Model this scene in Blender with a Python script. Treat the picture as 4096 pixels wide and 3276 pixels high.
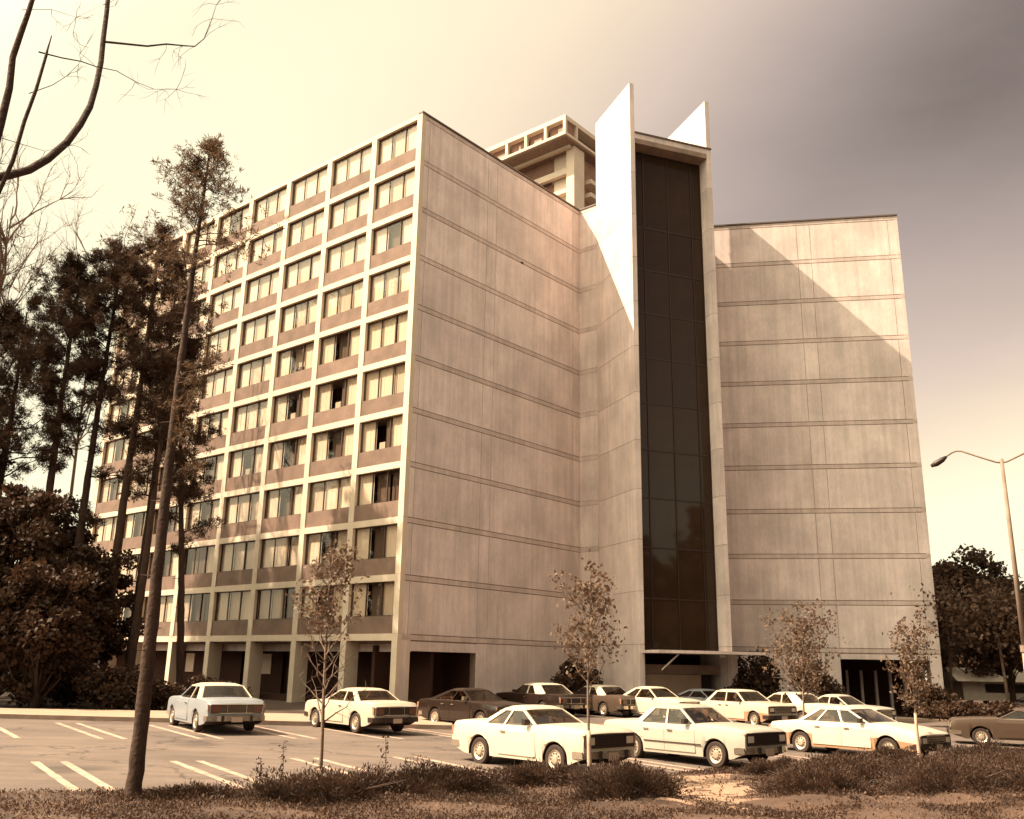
import bpy, bmesh, math, random
import numpy as np
from mathutils import Vector, Matrix
R = math.radians
for o in list(bpy.data.objects): bpy.data.objects.remove(o)
SC = bpy.context.scene
COL = SC.collection

# ---------------------------------------------------------------- camera
PITCH, ROLL = R(15.352), R(1.026)
cp, sp = math.cos(PITCH), math.sin(PITCH)
Rt = Vector((1, 0, 0)); Fw = Vector((0, cp, sp)); Up = Vector((0, -sp, cp))
CA = Rt * math.cos(ROLL) + Up * math.sin(ROLL); CB = -Rt * math.sin(ROLL) + Up * math.cos(ROLL)
cam = bpy.data.objects.new('camera', bpy.data.cameras.new('camera')); COL.objects.link(cam)
cam.matrix_world = Matrix(((CA.x, CB.x, -Fw.x, 0), (CA.y, CB.y, -Fw.y, 0), (CA.z, CB.z, -Fw.z, 0), (0, 0, 0, 1)))
cam.data.sensor_width = 36; cam.data.lens = 33.008
cam.data.clip_start = .1; cam.data.clip_end = 3000
SC.camera = cam
# ---------------------------------------------------------------- sky, sun, exposure
SUN_AZ, SUN_EL = -100.0, 50.2
W = bpy.data.worlds.new('World'); SC.world = W; W.use_nodes = True
nt = W.node_tree; nt.nodes.clear()
def N(t, **k):
    n = nt.nodes.new(t)
    for a, b in k.items(): setattr(n, a, b)
    return n
out = N('ShaderNodeOutputWorld'); bg = N('ShaderNodeBackground')
sky = N('ShaderNodeTexSky', sky_type='NISHITA'); sky.sun_disc = False
sky.sun_elevation = R(SUN_EL); sky.sun_rotation = R(SUN_AZ)
sky.air_density = 1.0; sky.dust_density = 2.5; sky.ozone_density = 1.0
bw = N('ShaderNodeRGBToBW'); nt.links.new(sky.outputs[0], bw.inputs[0])
def math_(op, a, b=None, c=None, clamp=False):
    n = N('ShaderNodeMath', operation=op); n.use_clamp = clamp
    for i_, v in enumerate((a, b, c)):
        if v is None: continue
        if isinstance(v, (int, float)): n.inputs[i_].default_value = v
        else: nt.links.new(v, n.inputs[i_])
    return n.outputs[0]
tc = N('ShaderNodeTexCoord'); sx = N('ShaderNodeSeparateXYZ'); nt.links.new(tc.outputs['Generated'], sx.inputs[0])
dt = N('ShaderNodeVectorMath', operation='DOT_PRODUCT'); nt.links.new(tc.outputs['Generated'], dt.inputs[0])
dt.inputs[1].default_value = (math.sin(R(SUN_AZ)) * math.cos(R(SUN_EL)), math.cos(R(SUN_AZ)) * math.cos(R(SUN_EL)), math.sin(R(SUN_EL)))
glow = N('ShaderNodeMapRange', interpolation_type='SMOOTHSTEP'); nt.links.new(dt.outputs['Value'], glow.inputs[0])
glow.inputs[1].default_value = .03; glow.inputs[2].default_value = .50          # veil of bright haze towards the sun
hz = math_('POWER', math_('SUBTRACT', 1.0, math_('MAXIMUM', sx.outputs[2], 0.0)), 3.5)   # pale haze towards the horizon
V_ = math_('ADD', math_('MULTIPLY', bw.outputs[0], .05), math_('ADD', math_('MULTIPLY', glow.outputs[0], .85), math_('MULTIPLY', hz, 1.42)))
cn = N('ShaderNodeTexNoise'); cn.inputs['Scale'].default_value = 2.2; cn.inputs['Detail'].default_value = 7; cn.inputs['Roughness'].default_value = .6
cm = N('ShaderNodeMapping'); cm.inputs['Scale'].default_value = (1, 1, 2.6); nt.links.new(tc.outputs['Generated'], cm.inputs[0]); nt.links.new(cm.outputs[0], cn.inputs['Vector'])
V_ = math_('ADD', V_, math_('MULTIPLY', math_('SUBTRACT', cn.outputs[0], .5), .16))
anti = N('ShaderNodeMapRange', interpolation_type='SMOOTHSTEP'); nt.links.new(dt.outputs['Value'], anti.inputs[0])
anti.inputs[1].default_value = -.12; anti.inputs[2].default_value = -.6; anti.inputs[4].default_value = .9
V_ = math_('ADD', V_, anti.outputs[0])
V_ = math_('SUBTRACT', V_, .10, clamp=True)
gl2 = N('ShaderNodeMapRange', interpolation_type='SMOOTHSTEP'); nt.links.new(dt.outputs['Value'], gl2.inputs[0])
gl2.inputs[1].default_value = .55; gl2.inputs[2].default_value = 1.0
boost = math_('ADD', 1.0, math_('ADD', math_('MULTIPLY', gl2.outputs[0], 3.5), math_('MULTIPLY', hz, .12)))
ramp = N('ShaderNodeValToRGB'); nt.links.new(V_, ramp.inputs[0])
els = ramp.color_ramp.elements
els[0].position = 0; els[0].color = (.135, .108, .10, 1)
els[1].position = 1; els[1].color = (1.06, .97, .69, 1)
for p_, c_ in ((.22, (.43, .35, .32)), (.45, (.70, .56, .47)), (.7, (.93, .76, .56))):
    e = els.new(p_); e.color = c_ + (1,)
vm = N('ShaderNodeVectorMath', operation='SCALE'); nt.links.new(math_('MULTIPLY', boost, 3.2), vm.inputs[3])
nt.links.new(ramp.outputs[0], vm.inputs[0]); nt.links.new(vm.outputs[0], bg.inputs[0])
bg.inputs[1].default_value = 0.11
nt.links.new(bg.outputs[0], out.inputs[0])
sun = bpy.data.objects.new('sun', bpy.data.lights.new('sun', 'SUN')); COL.objects.link(sun)
sun.data.energy = 3.9; sun.data.angle = R(.53); sun.data.color = (1, .82, .60)
_s = Vector((math.sin(R(SUN_AZ)) * math.cos(R(SUN_EL)), math.cos(R(SUN_AZ)) * math.cos(R(SUN_EL)), math.sin(R(SUN_EL))))
sun.rotation_euler = _s.to_track_quat('Z', 'Y').to_euler()
SC.view_settings.view_transform = 'Standard'; SC.view_settings.look = 'None'
SC.view_settings.exposure = 1.6; SC.view_settings.gamma = 1.0; SC.view_settings.use_curve_mapping = False
SC.render.engine = 'CYCLES'
SC.cycles.max_bounces = 6; SC.cycles.transparent_max_bounces = 12

# ---------------------------------------------------------------- helpers
def gz(x, y): return -2.3 - .015 * x + .005 * y
def tag(o, label=None, cat=None, group=None, kind=None):
    if label: o['label'] = label
    if cat: o['category'] = cat
    if group: o['group'] = group
    if kind: o['kind'] = kind
    return o
def empty(name, loc=(0, 0, 0), rz=0, label=None, cat=None, group=None):
    o = bpy.data.objects.new(name, None); COL.objects.link(o)
    o.location = loc; o.rotation_euler = (0, 0, rz); o.empty_display_size = .3
    return tag(o, label, cat, group)
def link(name, me, parent=None, loc=None):
    o = bpy.data.objects.new(name, me); COL.objects.link(o)
    if parent: o.parent = parent
    if loc is not None: o.location = loc
    return o
def mesh(name, V, F, mats, idx=None, smooth=False, sharp=None):
    me = bpy.data.meshes.new(name); me.from_pydata([tuple(map(float, v)) for v in V], [], F)
    for m in (mats if isinstance(mats, (list, tuple)) else [mats]): me.materials.append(m)
    if idx is not None: me.polygons.foreach_set('material_index', idx)
    if smooth:
        me.polygons.foreach_set('use_smooth', [True] * len(me.polygons))
        if sharp: me.set_sharp_from_angle(angle=R(sharp))
    me.update(); return me
def quads(name, V, mat_):
    """V: (n*4,3) array -> n free quads"""
    V = np.asarray(V, np.float32).reshape(-1, 3); n = len(V) // 4
    me = bpy.data.meshes.new(name); me.vertices.add(len(V)); me.vertices.foreach_set('co', V.ravel())
    me.loops.add(n * 4); me.loops.foreach_set('vertex_index', np.arange(n * 4, dtype=np.int32))
    me.polygons.add(n); me.polygons.foreach_set('loop_start', np.arange(0, n * 4, 4, dtype=np.int32))
    me.update(calc_edges=True); me.materials.append(mat_); return me
class MB:
    def __init__(s): s.V = []; s.F = []; s.I = []
    def add(s, V, F, i=0):
        n = len(s.V); s.V += [tuple(v) for v in V]; s.F += [tuple(a + n for a in f) for f in F]; s.I += [i] * len(F)
    def box(s, x0, x1, y0, y1, z0, z1, i=0):
        s.add([(x0, y0, z0), (x1, y0, z0), (x1, y1, z0), (x0, y1, z0), (x0, y0, z1), (x1, y0, z1), (x1, y1, z1), (x0, y1, z1)],
              [(0, 3, 2, 1), (4, 5, 6, 7), (0, 1, 5, 4), (1, 2, 6, 5), (2, 3, 7, 6), (3, 0, 4, 7)], i)
    def hexa(s, P, i=0):  # 8 points bottom 4, top 4
        s.add(P, [(0, 3, 2, 1), (4, 5, 6, 7), (0, 1, 5, 4), (1, 2, 6, 5), (2, 3, 7, 6), (3, 0, 4, 7)], i)
    def prism(s, poly, z0, z1, i=0):
        n = len(poly)
        s.add([(x, y, z0) for x, y in poly] + [(x, y, z1) for x, y in poly],
              [tuple(range(n))[::-1], tuple(range(n, 2 * n))] + [(k, (k + 1) % n, n + (k + 1) % n, n + k) for k in range(n)], i)
    def tube(s, pts, rad, k=6, i=0, cap=True):
        pts = [Vector(p) for p in pts]; n = len(pts)
        if not hasattr(rad, '__len__'): rad = [rad] * n
        ring = []; ref = None
        for j, p in enumerate(pts):
            d = (pts[min(j + 1, n - 1)] - pts[max(j - 1, 0)])
            d = d.normalized() if d.length > 1e-9 else Vector((0, 0, 1))
            if ref is None: ref = Vector((1, 0, 0)) if abs(d.x) < .8 else Vector((0, 1, 0))
            u = (ref - d * ref.dot(d)).normalized(); ref = u; v = d.cross(u)
            ring += [p + (u * math.cos(2 * math.pi * a / k) + v * math.sin(2 * math.pi * a / k)) * rad[j] for a in range(k)]
        F = [(j * k + a, j * k + (a + 1) % k, (j + 1) * k + (a + 1) % k, (j + 1) * k + a) for j in range(n - 1) for a in range(k)]
        if cap: F += [tuple(range(k))[::-1], tuple(range((n - 1) * k, n * k))]
        s.add(ring, F, i)
    def disc_y(s, cx, cz, y0, y1, r, k=24, i=0, r1=None):  # cylinder along y
        r1 = r if r1 is None else r1
        V = [(cx + r * math.cos(2 * math.pi * a / k), y0, cz + r * math.sin(2 * math.pi * a / k)) for a in range(k)]
        V += [(cx + r1 * math.cos(2 * math.pi * a / k), y1, cz + r1 * math.sin(2 * math.pi * a / k)) for a in range(k)]
        s.add(V, [tuple(range(k)), tuple(range(k, 2 * k))[::-1]] + [(a, (a + 1) % k, k + (a + 1) % k, k + a) for a in range(k)], i)
    def mesh(s, name, mats, smooth=False, sharp=None): return mesh(name, s.V, s.F, mats, s.I, smooth, sharp)
    def build(s, name, mats, parent=None, loc=None, smooth=False, sharp=None):
        return link(name, s.mesh(name, mats, smooth, sharp), parent, loc)

# ---------------------------------------------------------------- materials
def mat(name, col, rough=.8, var=0., scale=3., stretch=(1, 1, 1), bump=0., bscale=40., spec=.4, metal=0., col2=None, coat=0., streak=None, detail=6, coords='Object', tone=0., cracks=False):
    m = bpy.data.materials.new(name); m.use_nodes = True; t = m.node_tree; b = t.nodes['Principled BSDF']
    b.inputs['Roughness'].default_value = rough; b.inputs['Metallic'].default_value = metal
    b.inputs['Specular IOR Level'].default_value = spec; b.inputs['Base Color'].default_value = (*col, 1)
    if coat: b.inputs['Coat Weight'].default_value = coat; b.inputs['Coat Roughness'].default_value = .06
    if var or col2 or bump:
        if coords == 'Object': tc = t.nodes.new('ShaderNodeTexCoord'); src = tc.outputs['Object']
        else: tc = t.nodes.new('ShaderNodeNewGeometry'); src = tc.outputs['Position']
    if var or col2:
        mp = t.nodes.new('ShaderNodeMapping'); mp.inputs['Scale'].default_value = stretch
        nz = t.nodes.new('ShaderNodeTexNoise'); nz.inputs['Scale'].default_value = scale; nz.inputs['Detail'].default_value = detail
        nz.inputs['Roughness'].default_value = .62
        cr = t.nodes.new('ShaderNodeValToRGB'); t.links.new(src, mp.inputs[0]); t.links.new(mp.outputs[0], nz.inputs['Vector'])
        t.links.new(nz.outputs[0], cr.inputs[0])
        c2 = col2 or tuple(c * (1 - var) for c in col)
        cr.color_ramp.elements[0].position = .33; cr.color_ramp.elements[0].color = (*c2, 1)
        cr.color_ramp.elements[1].position = .67; cr.color_ramp.elements[1].color = (*[min(1, c * (1 + var * .6)) for c in col], 1)
        last = cr.outputs[0]
        if streak:
            for sc_, st_, amt in streak:
                mp2 = t.nodes.new('ShaderNodeMapping'); mp2.inputs['Scale'].default_value = st_
                n2 = t.nodes.new('ShaderNodeTexNoise'); n2.inputs['Scale'].default_value = sc_; n2.inputs['Detail'].default_value = 4
                t.links.new(src, mp2.inputs[0]); t.links.new(mp2.outputs[0], n2.inputs['Vector'])
                r2 = t.nodes.new('ShaderNodeMapRange'); r2.inputs[1].default_value = .35; r2.inputs[2].default_value = .65
                r2.inputs[3].default_value = 1 - amt; r2.inputs[4].default_value = 1 + amt * .4
                t.links.new(n2.outputs[0], r2.inputs[0])
                mx = t.nodes.new('ShaderNodeVectorMath'); mx.operation = 'SCALE'
                t.links.new(last, mx.inputs[0]); t.links.new(r2.outputs[0], mx.inputs[3]); last = mx.outputs[0]
        if tone:
            oi = t.nodes.new('ShaderNodeObjectInfo'); r3 = t.nodes.new('ShaderNodeMapRange'); r3.inputs[3].default_value = 1 - tone; r3.inputs[4].default_value = 1 + tone * .6
            t.links.new(oi.outputs['Random'], r3.inputs[0]); mx = t.nodes.new('ShaderNodeVectorMath'); mx.operation = 'SCALE'
            t.links.new(last, mx.inputs[0]); t.links.new(r3.outputs[0], mx.inputs[3]); last = mx.outputs[0]
        if cracks:
            vo = t.nodes.new('ShaderNodeTexVoronoi'); vo.feature = 'DISTANCE_TO_EDGE'; vo.inputs['Scale'].default_value = .16
            nd = t.nodes.new('ShaderNodeTexNoise'); nd.inputs['Scale'].default_value = .9; nd.inputs['Detail'].default_value = 6; t.links.new(src, nd.inputs['Vector'])
            va = t.nodes.new('ShaderNodeVectorMath'); va.operation = 'MULTIPLY_ADD'; va.inputs[1].default_value = (2.2, 2.2, 2.2); t.links.new(nd.outputs['Color'], va.inputs[0]); t.links.new(src, va.inputs[2]); t.links.new(va.outputs[0], vo.inputs['Vector'])
            r4 = t.nodes.new('ShaderNodeMapRange'); r4.inputs[1].default_value = .0; r4.inputs[2].default_value = .012; r4.inputs[3].default_value = .45; t.links.new(vo.outputs[0], r4.inputs[0])
            n5 = t.nodes.new('ShaderNodeTexNoise'); n5.inputs['Scale'].default_value = .42; n5.inputs['Detail'].default_value = 3; t.links.new(src, n5.inputs['Vector'])
            r5 = t.nodes.new('ShaderNodeMapRange'); r5.inputs[1].default_value = .60; r5.inputs[2].default_value = .70; r5.inputs[3].default_value = 1; r5.inputs[4].default_value = .62; t.links.new(n5.outputs[0], r5.inputs[0])
            for q in (r4, r5):
                mx = t.nodes.new('ShaderNodeVectorMath'); mx.operation = 'SCALE'; t.links.new(last, mx.inputs[0]); t.links.new(q.outputs[0], mx.inputs[3]); last = mx.outputs[0]
        t.links.new(last, b.inputs['Base Color'])
    if bump:
        nb = t.nodes.new('ShaderNodeTexNoise'); nb.inputs['Scale'].default_value = bscale; nb.inputs['Detail'].default_value = 5
        t.links.new(src, nb.inputs['Vector'])
        bp = t.nodes.new('ShaderNodeBump'); bp.inputs['Strength'].default_value = bump; bp.inputs['Distance'].default_value = .02
        t.links.new(nb.outputs[0], bp.inputs['Height']); t.links.new(bp.outputs[0], b.inputs['Normal'])
    return m
def glass(name, tint, trans, rough=.02, refl=1.0):
    m = bpy.data.materials.new(name); m.use_nodes = True; t = m.node_tree; t.nodes.clear()
    o = t.nodes.new('ShaderNodeOutputMaterial'); tr = t.nodes.new('ShaderNodeBsdfTransparent'); tr.inputs[0].default_value = (*[c * trans for c in tint], 1)
    gl = t.nodes.new('ShaderNodeBsdfGlossy'); gl.inputs['Roughness'].default_value = rough; gl.inputs[0].default_value = (refl, refl * .93, refl * .85, 1)
    fr = t.nodes.new('ShaderNodeFresnel'); gm = t.nodes.new('ShaderNodeNewGeometry'); mi = t.nodes.new('ShaderNodeMapRange')
    mi.inputs[3].default_value = 1.5; mi.inputs[4].default_value = 1 / 1.5; t.links.new(gm.outputs['Backfacing'], mi.inputs[0]); t.links.new(mi.outputs[0], fr.inputs[0])
    mx = t.nodes.new('ShaderNodeMixShader'); t.links.new(fr.outputs[0], mx.inputs[0]); t.links.new(tr.outputs[0], mx.inputs[1])
    t.links.new(gl.outputs[0], mx.inputs[2]); t.links.new(mx.outputs[0], o.inputs[0]); return m
def leafmat(name, col, var=.45, scale=1.2, transl=.25):
    m = mat(name, col, rough=.6, var=var, scale=scale, spec=.25, coords='World'); t = m.node_tree; b = t.nodes['Principled BSDF']
    o = [n for n in t.nodes if n.type == 'OUTPUT_MATERIAL'][0]
    tl = t.nodes.new('ShaderNodeBsdfTranslucent'); tl.inputs[0].default_value = (col[0] * 1.2, col[1] * 1.1, col[2], 1)
    mx = t.nodes.new('ShaderNodeMixShader'); mx.inputs[0].default_value = transl
    t.links.new(b.outputs[0], mx.inputs[1]); t.links.new(tl.outputs[0], mx.inputs[2]); t.links.new(mx.outputs[0], o.inputs[0]); return m

STR = [(.45, (1, 1, .8), .13), (1.6, (2.4, 2.4, .14), .11), (6.0, (3, 3, .6), .08)]
M = {}
M['conc'] = mat('cast concrete', (.72, .59, .545), .9, tone=.07, var=.13, scale=.55, bump=.25, bscale=30, streak=STR, coords='World')
M['conc2'] = mat('cast concrete darker pour', (.68, .555, .51), .9, tone=.07, var=.13, scale=.6, bump=.25, bscale=30, streak=STR, coords='World')
M['band'] = mat('slab edge concrete', (.59, .47, .42), .9, tone=.05, var=.16, scale=1.3, bump=.3, bscale=25, streak=STR, coords='World')
M['joint'] = mat('recessed joint', (.24, .17, .135), .95)
M['frame_conc'] = mat('painted concrete frame', (.60, .485, .375), .85, var=.08, scale=2, bump=.15, bscale=40, coords='World')
M['brick'] = mat('brick spandrel', (.205, .130, .098), .9, tone=.12, var=.22, scale=1.2, bump=.5, bscale=18, coords='World')
M['frame'] = mat('bronze window frame', (.06, .035, .025), .5)
M['curt_w'] = mat('white drape', (.70, .57, .46), .9)
M['curt_shade'] = mat('white drape in shade colour', (.56, .44, .35), .9)  # same white drapes; the screen's shade is put into the colour
M['curt_d'] = mat('dark drape', (.12, .075, .055), .9)
M['room'] = mat('interior coloured dark', (.045, .016, .009), .95)  # darkness of the interiors is put into this near-black colour
M['pane'] = glass('window glass', (1, .97, .92), .90)
M['coping'] = mat('metal coping', (.10, .065, .05), .6)
M['roof'] = mat('gravel roof', (.30, .24, .19), .95, var=.2, scale=2)
M['dglass'] = mat('dark curtain wall glass', (.036, .020, .012), .05, spec=.26, tone=.12, var=.25, scale=.4)
M['mull'] = mat('dark mullion', (.030, .014, .009), .5)
M['steel'] = mat('galvanised steel', (.36, .30, .25), .5, metal=.5)
M['asphalt'] = mat('worn asphalt', (.135, .096, .079), .92, cracks=True, var=.25, scale=.35, bump=.5, bscale=60, streak=[(.9, (.35, 2.2, 1), .16), (14, (1, 1, 1), .10)], coords='World')
M['paint'] = mat('lot line paint', (.38, .25, .19), .85, var=.45, scale=5, coords='World')
M['walk'] = mat('sidewalk concrete', (.31, .21, .15), .9, var=.12, scale=1, bump=.2, coords='World')
M['kerb'] = mat('kerb concrete', (.24, .165, .125), .9, var=.25, scale=2, coords='World')
M['soil'] = mat('leaf litter soil', (.06, .032, .021), .95, var=.5, scale=1.1, bump=.8, bscale=14, coords='World')
M['sand'] = mat('bare sandy soil', (.27, .165, .11), .95, var=.3, scale=2.2, bump=.9, bscale=12, coords='World')
M['bank'] = mat('bank soil', (.085, .047, .031), .95, col2=(.035, .017, .011), var=.2, scale=.55, bump=.9, bscale=10, coords='World')
M['bark'] = mat('pine bark', (.055, .028, .018), .95, var=.45, scale=6, stretch=(1, 1, .35), bump=1.2, bscale=14)
M['bark_g'] = mat('smooth grey bark', (.20, .13, .095), .9, var=.3, scale=8, bump=.5, bscale=30)
M['wrap'] = mat('pale trunk wrap', (.46, .32, .235), .9, var=.15, scale=9)
M['needle'] = leafmat('pine needles', (.070, .036, .020))
M['needle2'] = leafmat('lighter pine needles', (.13, .075, .042))
M['leaf'] = leafmat('broad leaves', (.058, .029, .016), var=.5)
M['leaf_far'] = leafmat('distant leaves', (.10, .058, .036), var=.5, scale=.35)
M['leaf_s'] = leafmat('sapling leaves', (.145, .088, .058), var=.4, scale=3)
M['juniper'] = leafmat('juniper sprays', (.078, .043, .029), var=.5, scale=2.0)
M['dry'] = leafmat('dry grass and leaves', (.15, .085, .056), var=.4, scale=1.5)
M['twig'] = mat('bare twigs', (.24, .15, .11), .9)
def paintmat(n, c, r=.32): return mat(n, c, r, coat=.15, spec=.35, var=.05, scale=1.5)
M['p_white'] = paintmat('white car paint', (.52, .44, .34))
M['p_cream'] = paintmat('silver white car paint', (.38, .33, .275))
M['p_blue'] = paintmat('pale blue car paint', (.23, .235, .25))
M['p_pale'] = paintmat('pale car paint', (.45, .37, .29))
M['p_dark'] = paintmat('dark car paint', (.020, .011, .008), .2)
M['p_tan'] = paintmat('wood tone side', (.34, .19, .11))
M['p_brown'] = paintmat('brown car paint', (.075, .048, .034), .25)
M['under'] = mat('car underside', (.02, .007, .004), .9)
M['tyre'] = mat('tyre rubber', (.035, .020, .015), .85)
M['rim'] = mat('wheel rim steel', (.55, .44, .34), .35, metal=.6)
M['chrome'] = mat('chrome trim', (.62, .52, .42), .18, metal=.9)
M['trim'] = mat('black trim', (.025, .013, .009), .5)
M['lamp_g'] = mat('headlamp glass', (.55, .46, .37), .12, spec=.8)
M['lamp_r'] = mat('tail lamp', (.11, .04, .025), .2, spec=.6)
M['lamp_o'] = mat('amber lamp', (.30, .14, .08), .25)
M['plate'] = mat('number plate', (.40, .29, .22), .6)
M['cglass'] = glass('car glass', (.72, .64, .56), .62, refl=.9)
M['seat'] = mat('car seat', (.26, .16, .115), .9, var=.2)
M['roofp'] = mat('dark roof panel', (.2, .14, .1), .8)
M['far_white'] = mat('pale painted siding', (.72, .60, .48), .8, var=.1)
M['shaft'] = mat('pale tower concrete', (.60, .48, .38), .85, var=.1, scale=.3)
M['brick_far'] = mat('tower brick', (.27, .15, .11), .9, var=.2, scale=.6)

# ================================================================= GROUND
def sheet(name, poly, dz, m, kind='structure'):
    return tag(link(name, mesh(name, [(x, y, gz(x, y) + dz) for x, y in poly], [tuple(range(len(poly)))], m)), kind=kind)
def slab(name, poly, z0, z1, m, parent=None):
    n = len(poly); V = [(x, y, gz(x, y) + z0) for x, y in poly] + [(x, y, gz(x, y) + z1) for x, y in poly]
    F = [tuple(range(n))[::-1], tuple(range(n, 2 * n))] + [(k, (k + 1) % n, n + (k + 1) % n, n + k) for k in range(n)]
    return link(name, mesh(name, V, F, m), parent)
sheet('ground', [(-400, -200), (400, -200), (400, 700), (-400, 700)], -.02, M['soil'])
sheet('parking_lot', [(-60, 6), (60, 6), (60, 51.5), (20, 51.8), (3.2, 49.2), (-1.8, 37), (-60, 29.6)], 0.004, M['asphalt'])
walk = slab('sidewalk', [(-60, 26.3), (-16.1, 32.35), (-6.85, 33.55), (-1.9, 34.2), (-2.0, 38.9), (-7, 38.0), (-12.5, 36.9), (-17.6, 35.25), (-60, 29.9)], .0, .14, M['walk'])
tag(walk, kind='structure')
tag(slab('kerb', [(-60, 26.1), (-16.1, 32.15), (-6.85, 33.35), (-1.72, 34.0), (-1.75, 34.16), (-6.88, 33.51), (-16.12, 32.31), (-60, 26.26)], .0, .146, M['kerb']), kind='structure')
tag(slab('walkway', [(-1.75, 38.9), (2.9, 49.2), (11, 51.3), (30, 52.0), (30, 53.8), (11, 53.0), (1.6, 50.6), (-3.4, 40.2)], .0, .12, M['walk']), kind='structure')
def stripe(a, b, w=.16):
    a = Vector(a); b = Vector(b); n = Vector((-(b - a).y, (b - a).x)).normalized() * w / 2
    rng = random.Random(int(a.x * 31 + a.y * 7)); K = 12; V = []
    for k in range(K + 1):
        p = a + (b - a) * k / K; j = 1 + rng.uniform(-.12, .12)
        for q in (p + n * j, p - n * j): V.append((q.x, q.y, gz(q.x, q.y) + .009))
    F = [(2 * k, 2 * k + 1, 2 * k + 3, 2 * k + 2) for k in range(K)]
    return tag(link('painted_line', mesh('painted_line', V, F, M['paint'])), kind='structure')
near0 = [(-12.15, 19.6), (-9.70, 20.61), (-7.19, 21.59), (-4.92, 22.98), (-2.71, 24.07), (-.35, 25.2), (2.0, 26.4), (4.35, 27.6), (6.8, 28.9), (9.2, 30.2)]
for i, (x, y) in enumerate(near0):
    for dx, dy in ((0, 0), (.5, .22)):
        stripe((x + dx, y + dy), (x + dx + 2.87, y + dy - 4.05 - .25))
for (x, y), (x2, y2) in [((-16.9, 30.9), (-13.1, 25.4)), ((-14.09, 31.06), (-10.65, 26.18)), ((-11.3, 31.4), (-8.35, 27.16)), ((-8.9, 32.4), (-6.0, 28.3)), ((-6.5, 33.2), (-3.6, 29.2)), ((-4.2, 34.0), (-1.2, 30.1)), ((-1.5, 34.8), (1.2, 31.1))]:
    for dx, dy in ((0, 0), (.55, .18)): stripe((x + dx, y + dy), (x2 + dx, y2 + dy))
# foreground bank
EDGE = [(-30, 8.0), (-16, 13.4), (-8, 16.4), (-6.6, 16.9), (-4.3, 17.7), (-3.2, 18.6), (-.6, 19.9), (1.8, 20.7), (3.6, 22.3), (6.7, 25.6), (10.1, 27.9), (13.7, 29.6), (19.6, 36.5), (30, 45)]
def edge(x): return float(np.interp(x, [e[0] for e in EDGE], [e[1] for e in EDGE]))
def hsh(x, y): return .07 * math.sin(1.7 * x + .6 * y) + .05 * math.sin(2.9 * y - 1.1 * x) + .03 * math.sin(5.3 * x + 4.1 * y)
def bankz(x, y):
    d = edge(x) - y
    t = max(0, min(1, d / 3.0)); t = t * t * (3 - 2 * t)
    t2 = max(0, min(1, (d - 3) / 12)); 
    return gz(x, y) + .012 + t * (.06 + .7 * hsh(x, y)) + t2 * .2
V = []; F = []; xs = np.arange(-30, 30.1, .4); K = 46
for x in xs:
    for k in range(K):
        y = edge(x) - (k / (K - 1)) ** 1.35 * (edge(x) + 6); V.append((x, y, bankz(x, y)))
for a in range(len(xs) - 1):
    for k in range(K - 1): F.append((a * K + k, a * K + k + 1, (a + 1) * K + k + 1, (a + 1) * K + k))
tag(link('planted_bank', mesh('planted_bank', V, F, M['bank'], smooth=True)), kind='structure')

# ================================================================= APARTMENT BUILDING
def dv(a): return Vector((math.sin(R(a)), math.cos(R(a)), 0))
AL = -49.9
C0 = Vector((-5.13, 44.88, 0)); EW = 14.44; SS = 1.357; TT = 4.877; GG = 5.613; BP = 3.903; ZR = 28.83; NB = 8
I1 = C0 + dv(AL + 90) * EW; K1 = I1 + dv(AL + 180) * SS; F1 = K1 + dv(AL + 210) * TT; F2 = F1 + dv(AL + 120) * GG
K2 = F2 + dv(AL + 30) * TT; I2 = K2 + dv(AL + 60) * SS; C1 = I2 + dv(AL + 150) * EW
ZJ = [ZR - 2.75 * i + .1 for i in range(11)]           # top of each slab edge
BASE = -2.45
B0 = Vector((5, 60, BASE))
bld = empty('apartment_building', B0, 0, 'eleven-storey concrete apartment block with brick spandrels, blank end walls and a dark glass stair tower', 'building')
class Fr:
    def __init__(s, O, az, out_az):
        s.O = O; s.e = dv(az); s.n = dv(out_az)
        s.sg = 1 if (Vector((0, 0, 1)).cross(s.e)).dot(s.n) > 0 else -1
        s.rz = math.atan2(s.e.y, s.e.x)
    def P(s, a, d, z): return s.O + s.e * a + s.n * d + Vector((0, 0, z))
_mc = {}
def piece(name, f, s0, s1, z0, z1, d0, d1, m, parent=None, root=None, label=None):
    """box s0..s1 along the wall, d0..d1 outwards"""
    parent = parent or bld
    sd = sorted((d0 * f.sg, d1 * f.sg)); key = (name, round(s1 - s0, 3), round(z1 - z0, 3), round(sd[1] - sd[0], 3), m.name)
    me = _mc.get(key)
    if me is None:
        b = MB(); b.box(0, s1 - s0, 0, sd[1] - sd[0], 0, z1 - z0); me = _mc[key] = b.mesh(name, [m])
    y = Vector((-f.e.y, f.e.x, 0))
    w = f.O + f.e * s0 + y * sd[0] + Vector((0, 0, z0))
    o = link(name, me, parent)
    if parent is bld: o.location = w - B0; o.rotation_euler = (0, 0, f.rz)
    else: o.matrix_parent_inverse = Matrix(); o.location = parent['_f'] if False else w
    if label: o['label'] = label
    return o
fac = Fr(C0, AL, AL - 90)               # left facade, s from the near corner to the far end
endw = Fr(C0, AL + 90, AL + 180)        # end wall of the near wing
nook1 = Fr(I1, AL + 180, AL + 90 + 180) # short return wall
tws1 = Fr(K1, AL + 210, AL - 60)        # tower side, lit
twf = Fr(F1, AL + 120, AL + 210)        # tower front
tws2 = Fr(F2, AL + 30, AL + 120)        # tower far side
nook2 = Fr(I2, AL + 240, AL + 150)
end2 = Fr(C1, AL + 330, AL + 240)       # end wall of the right wing, s from its outer corner

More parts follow.
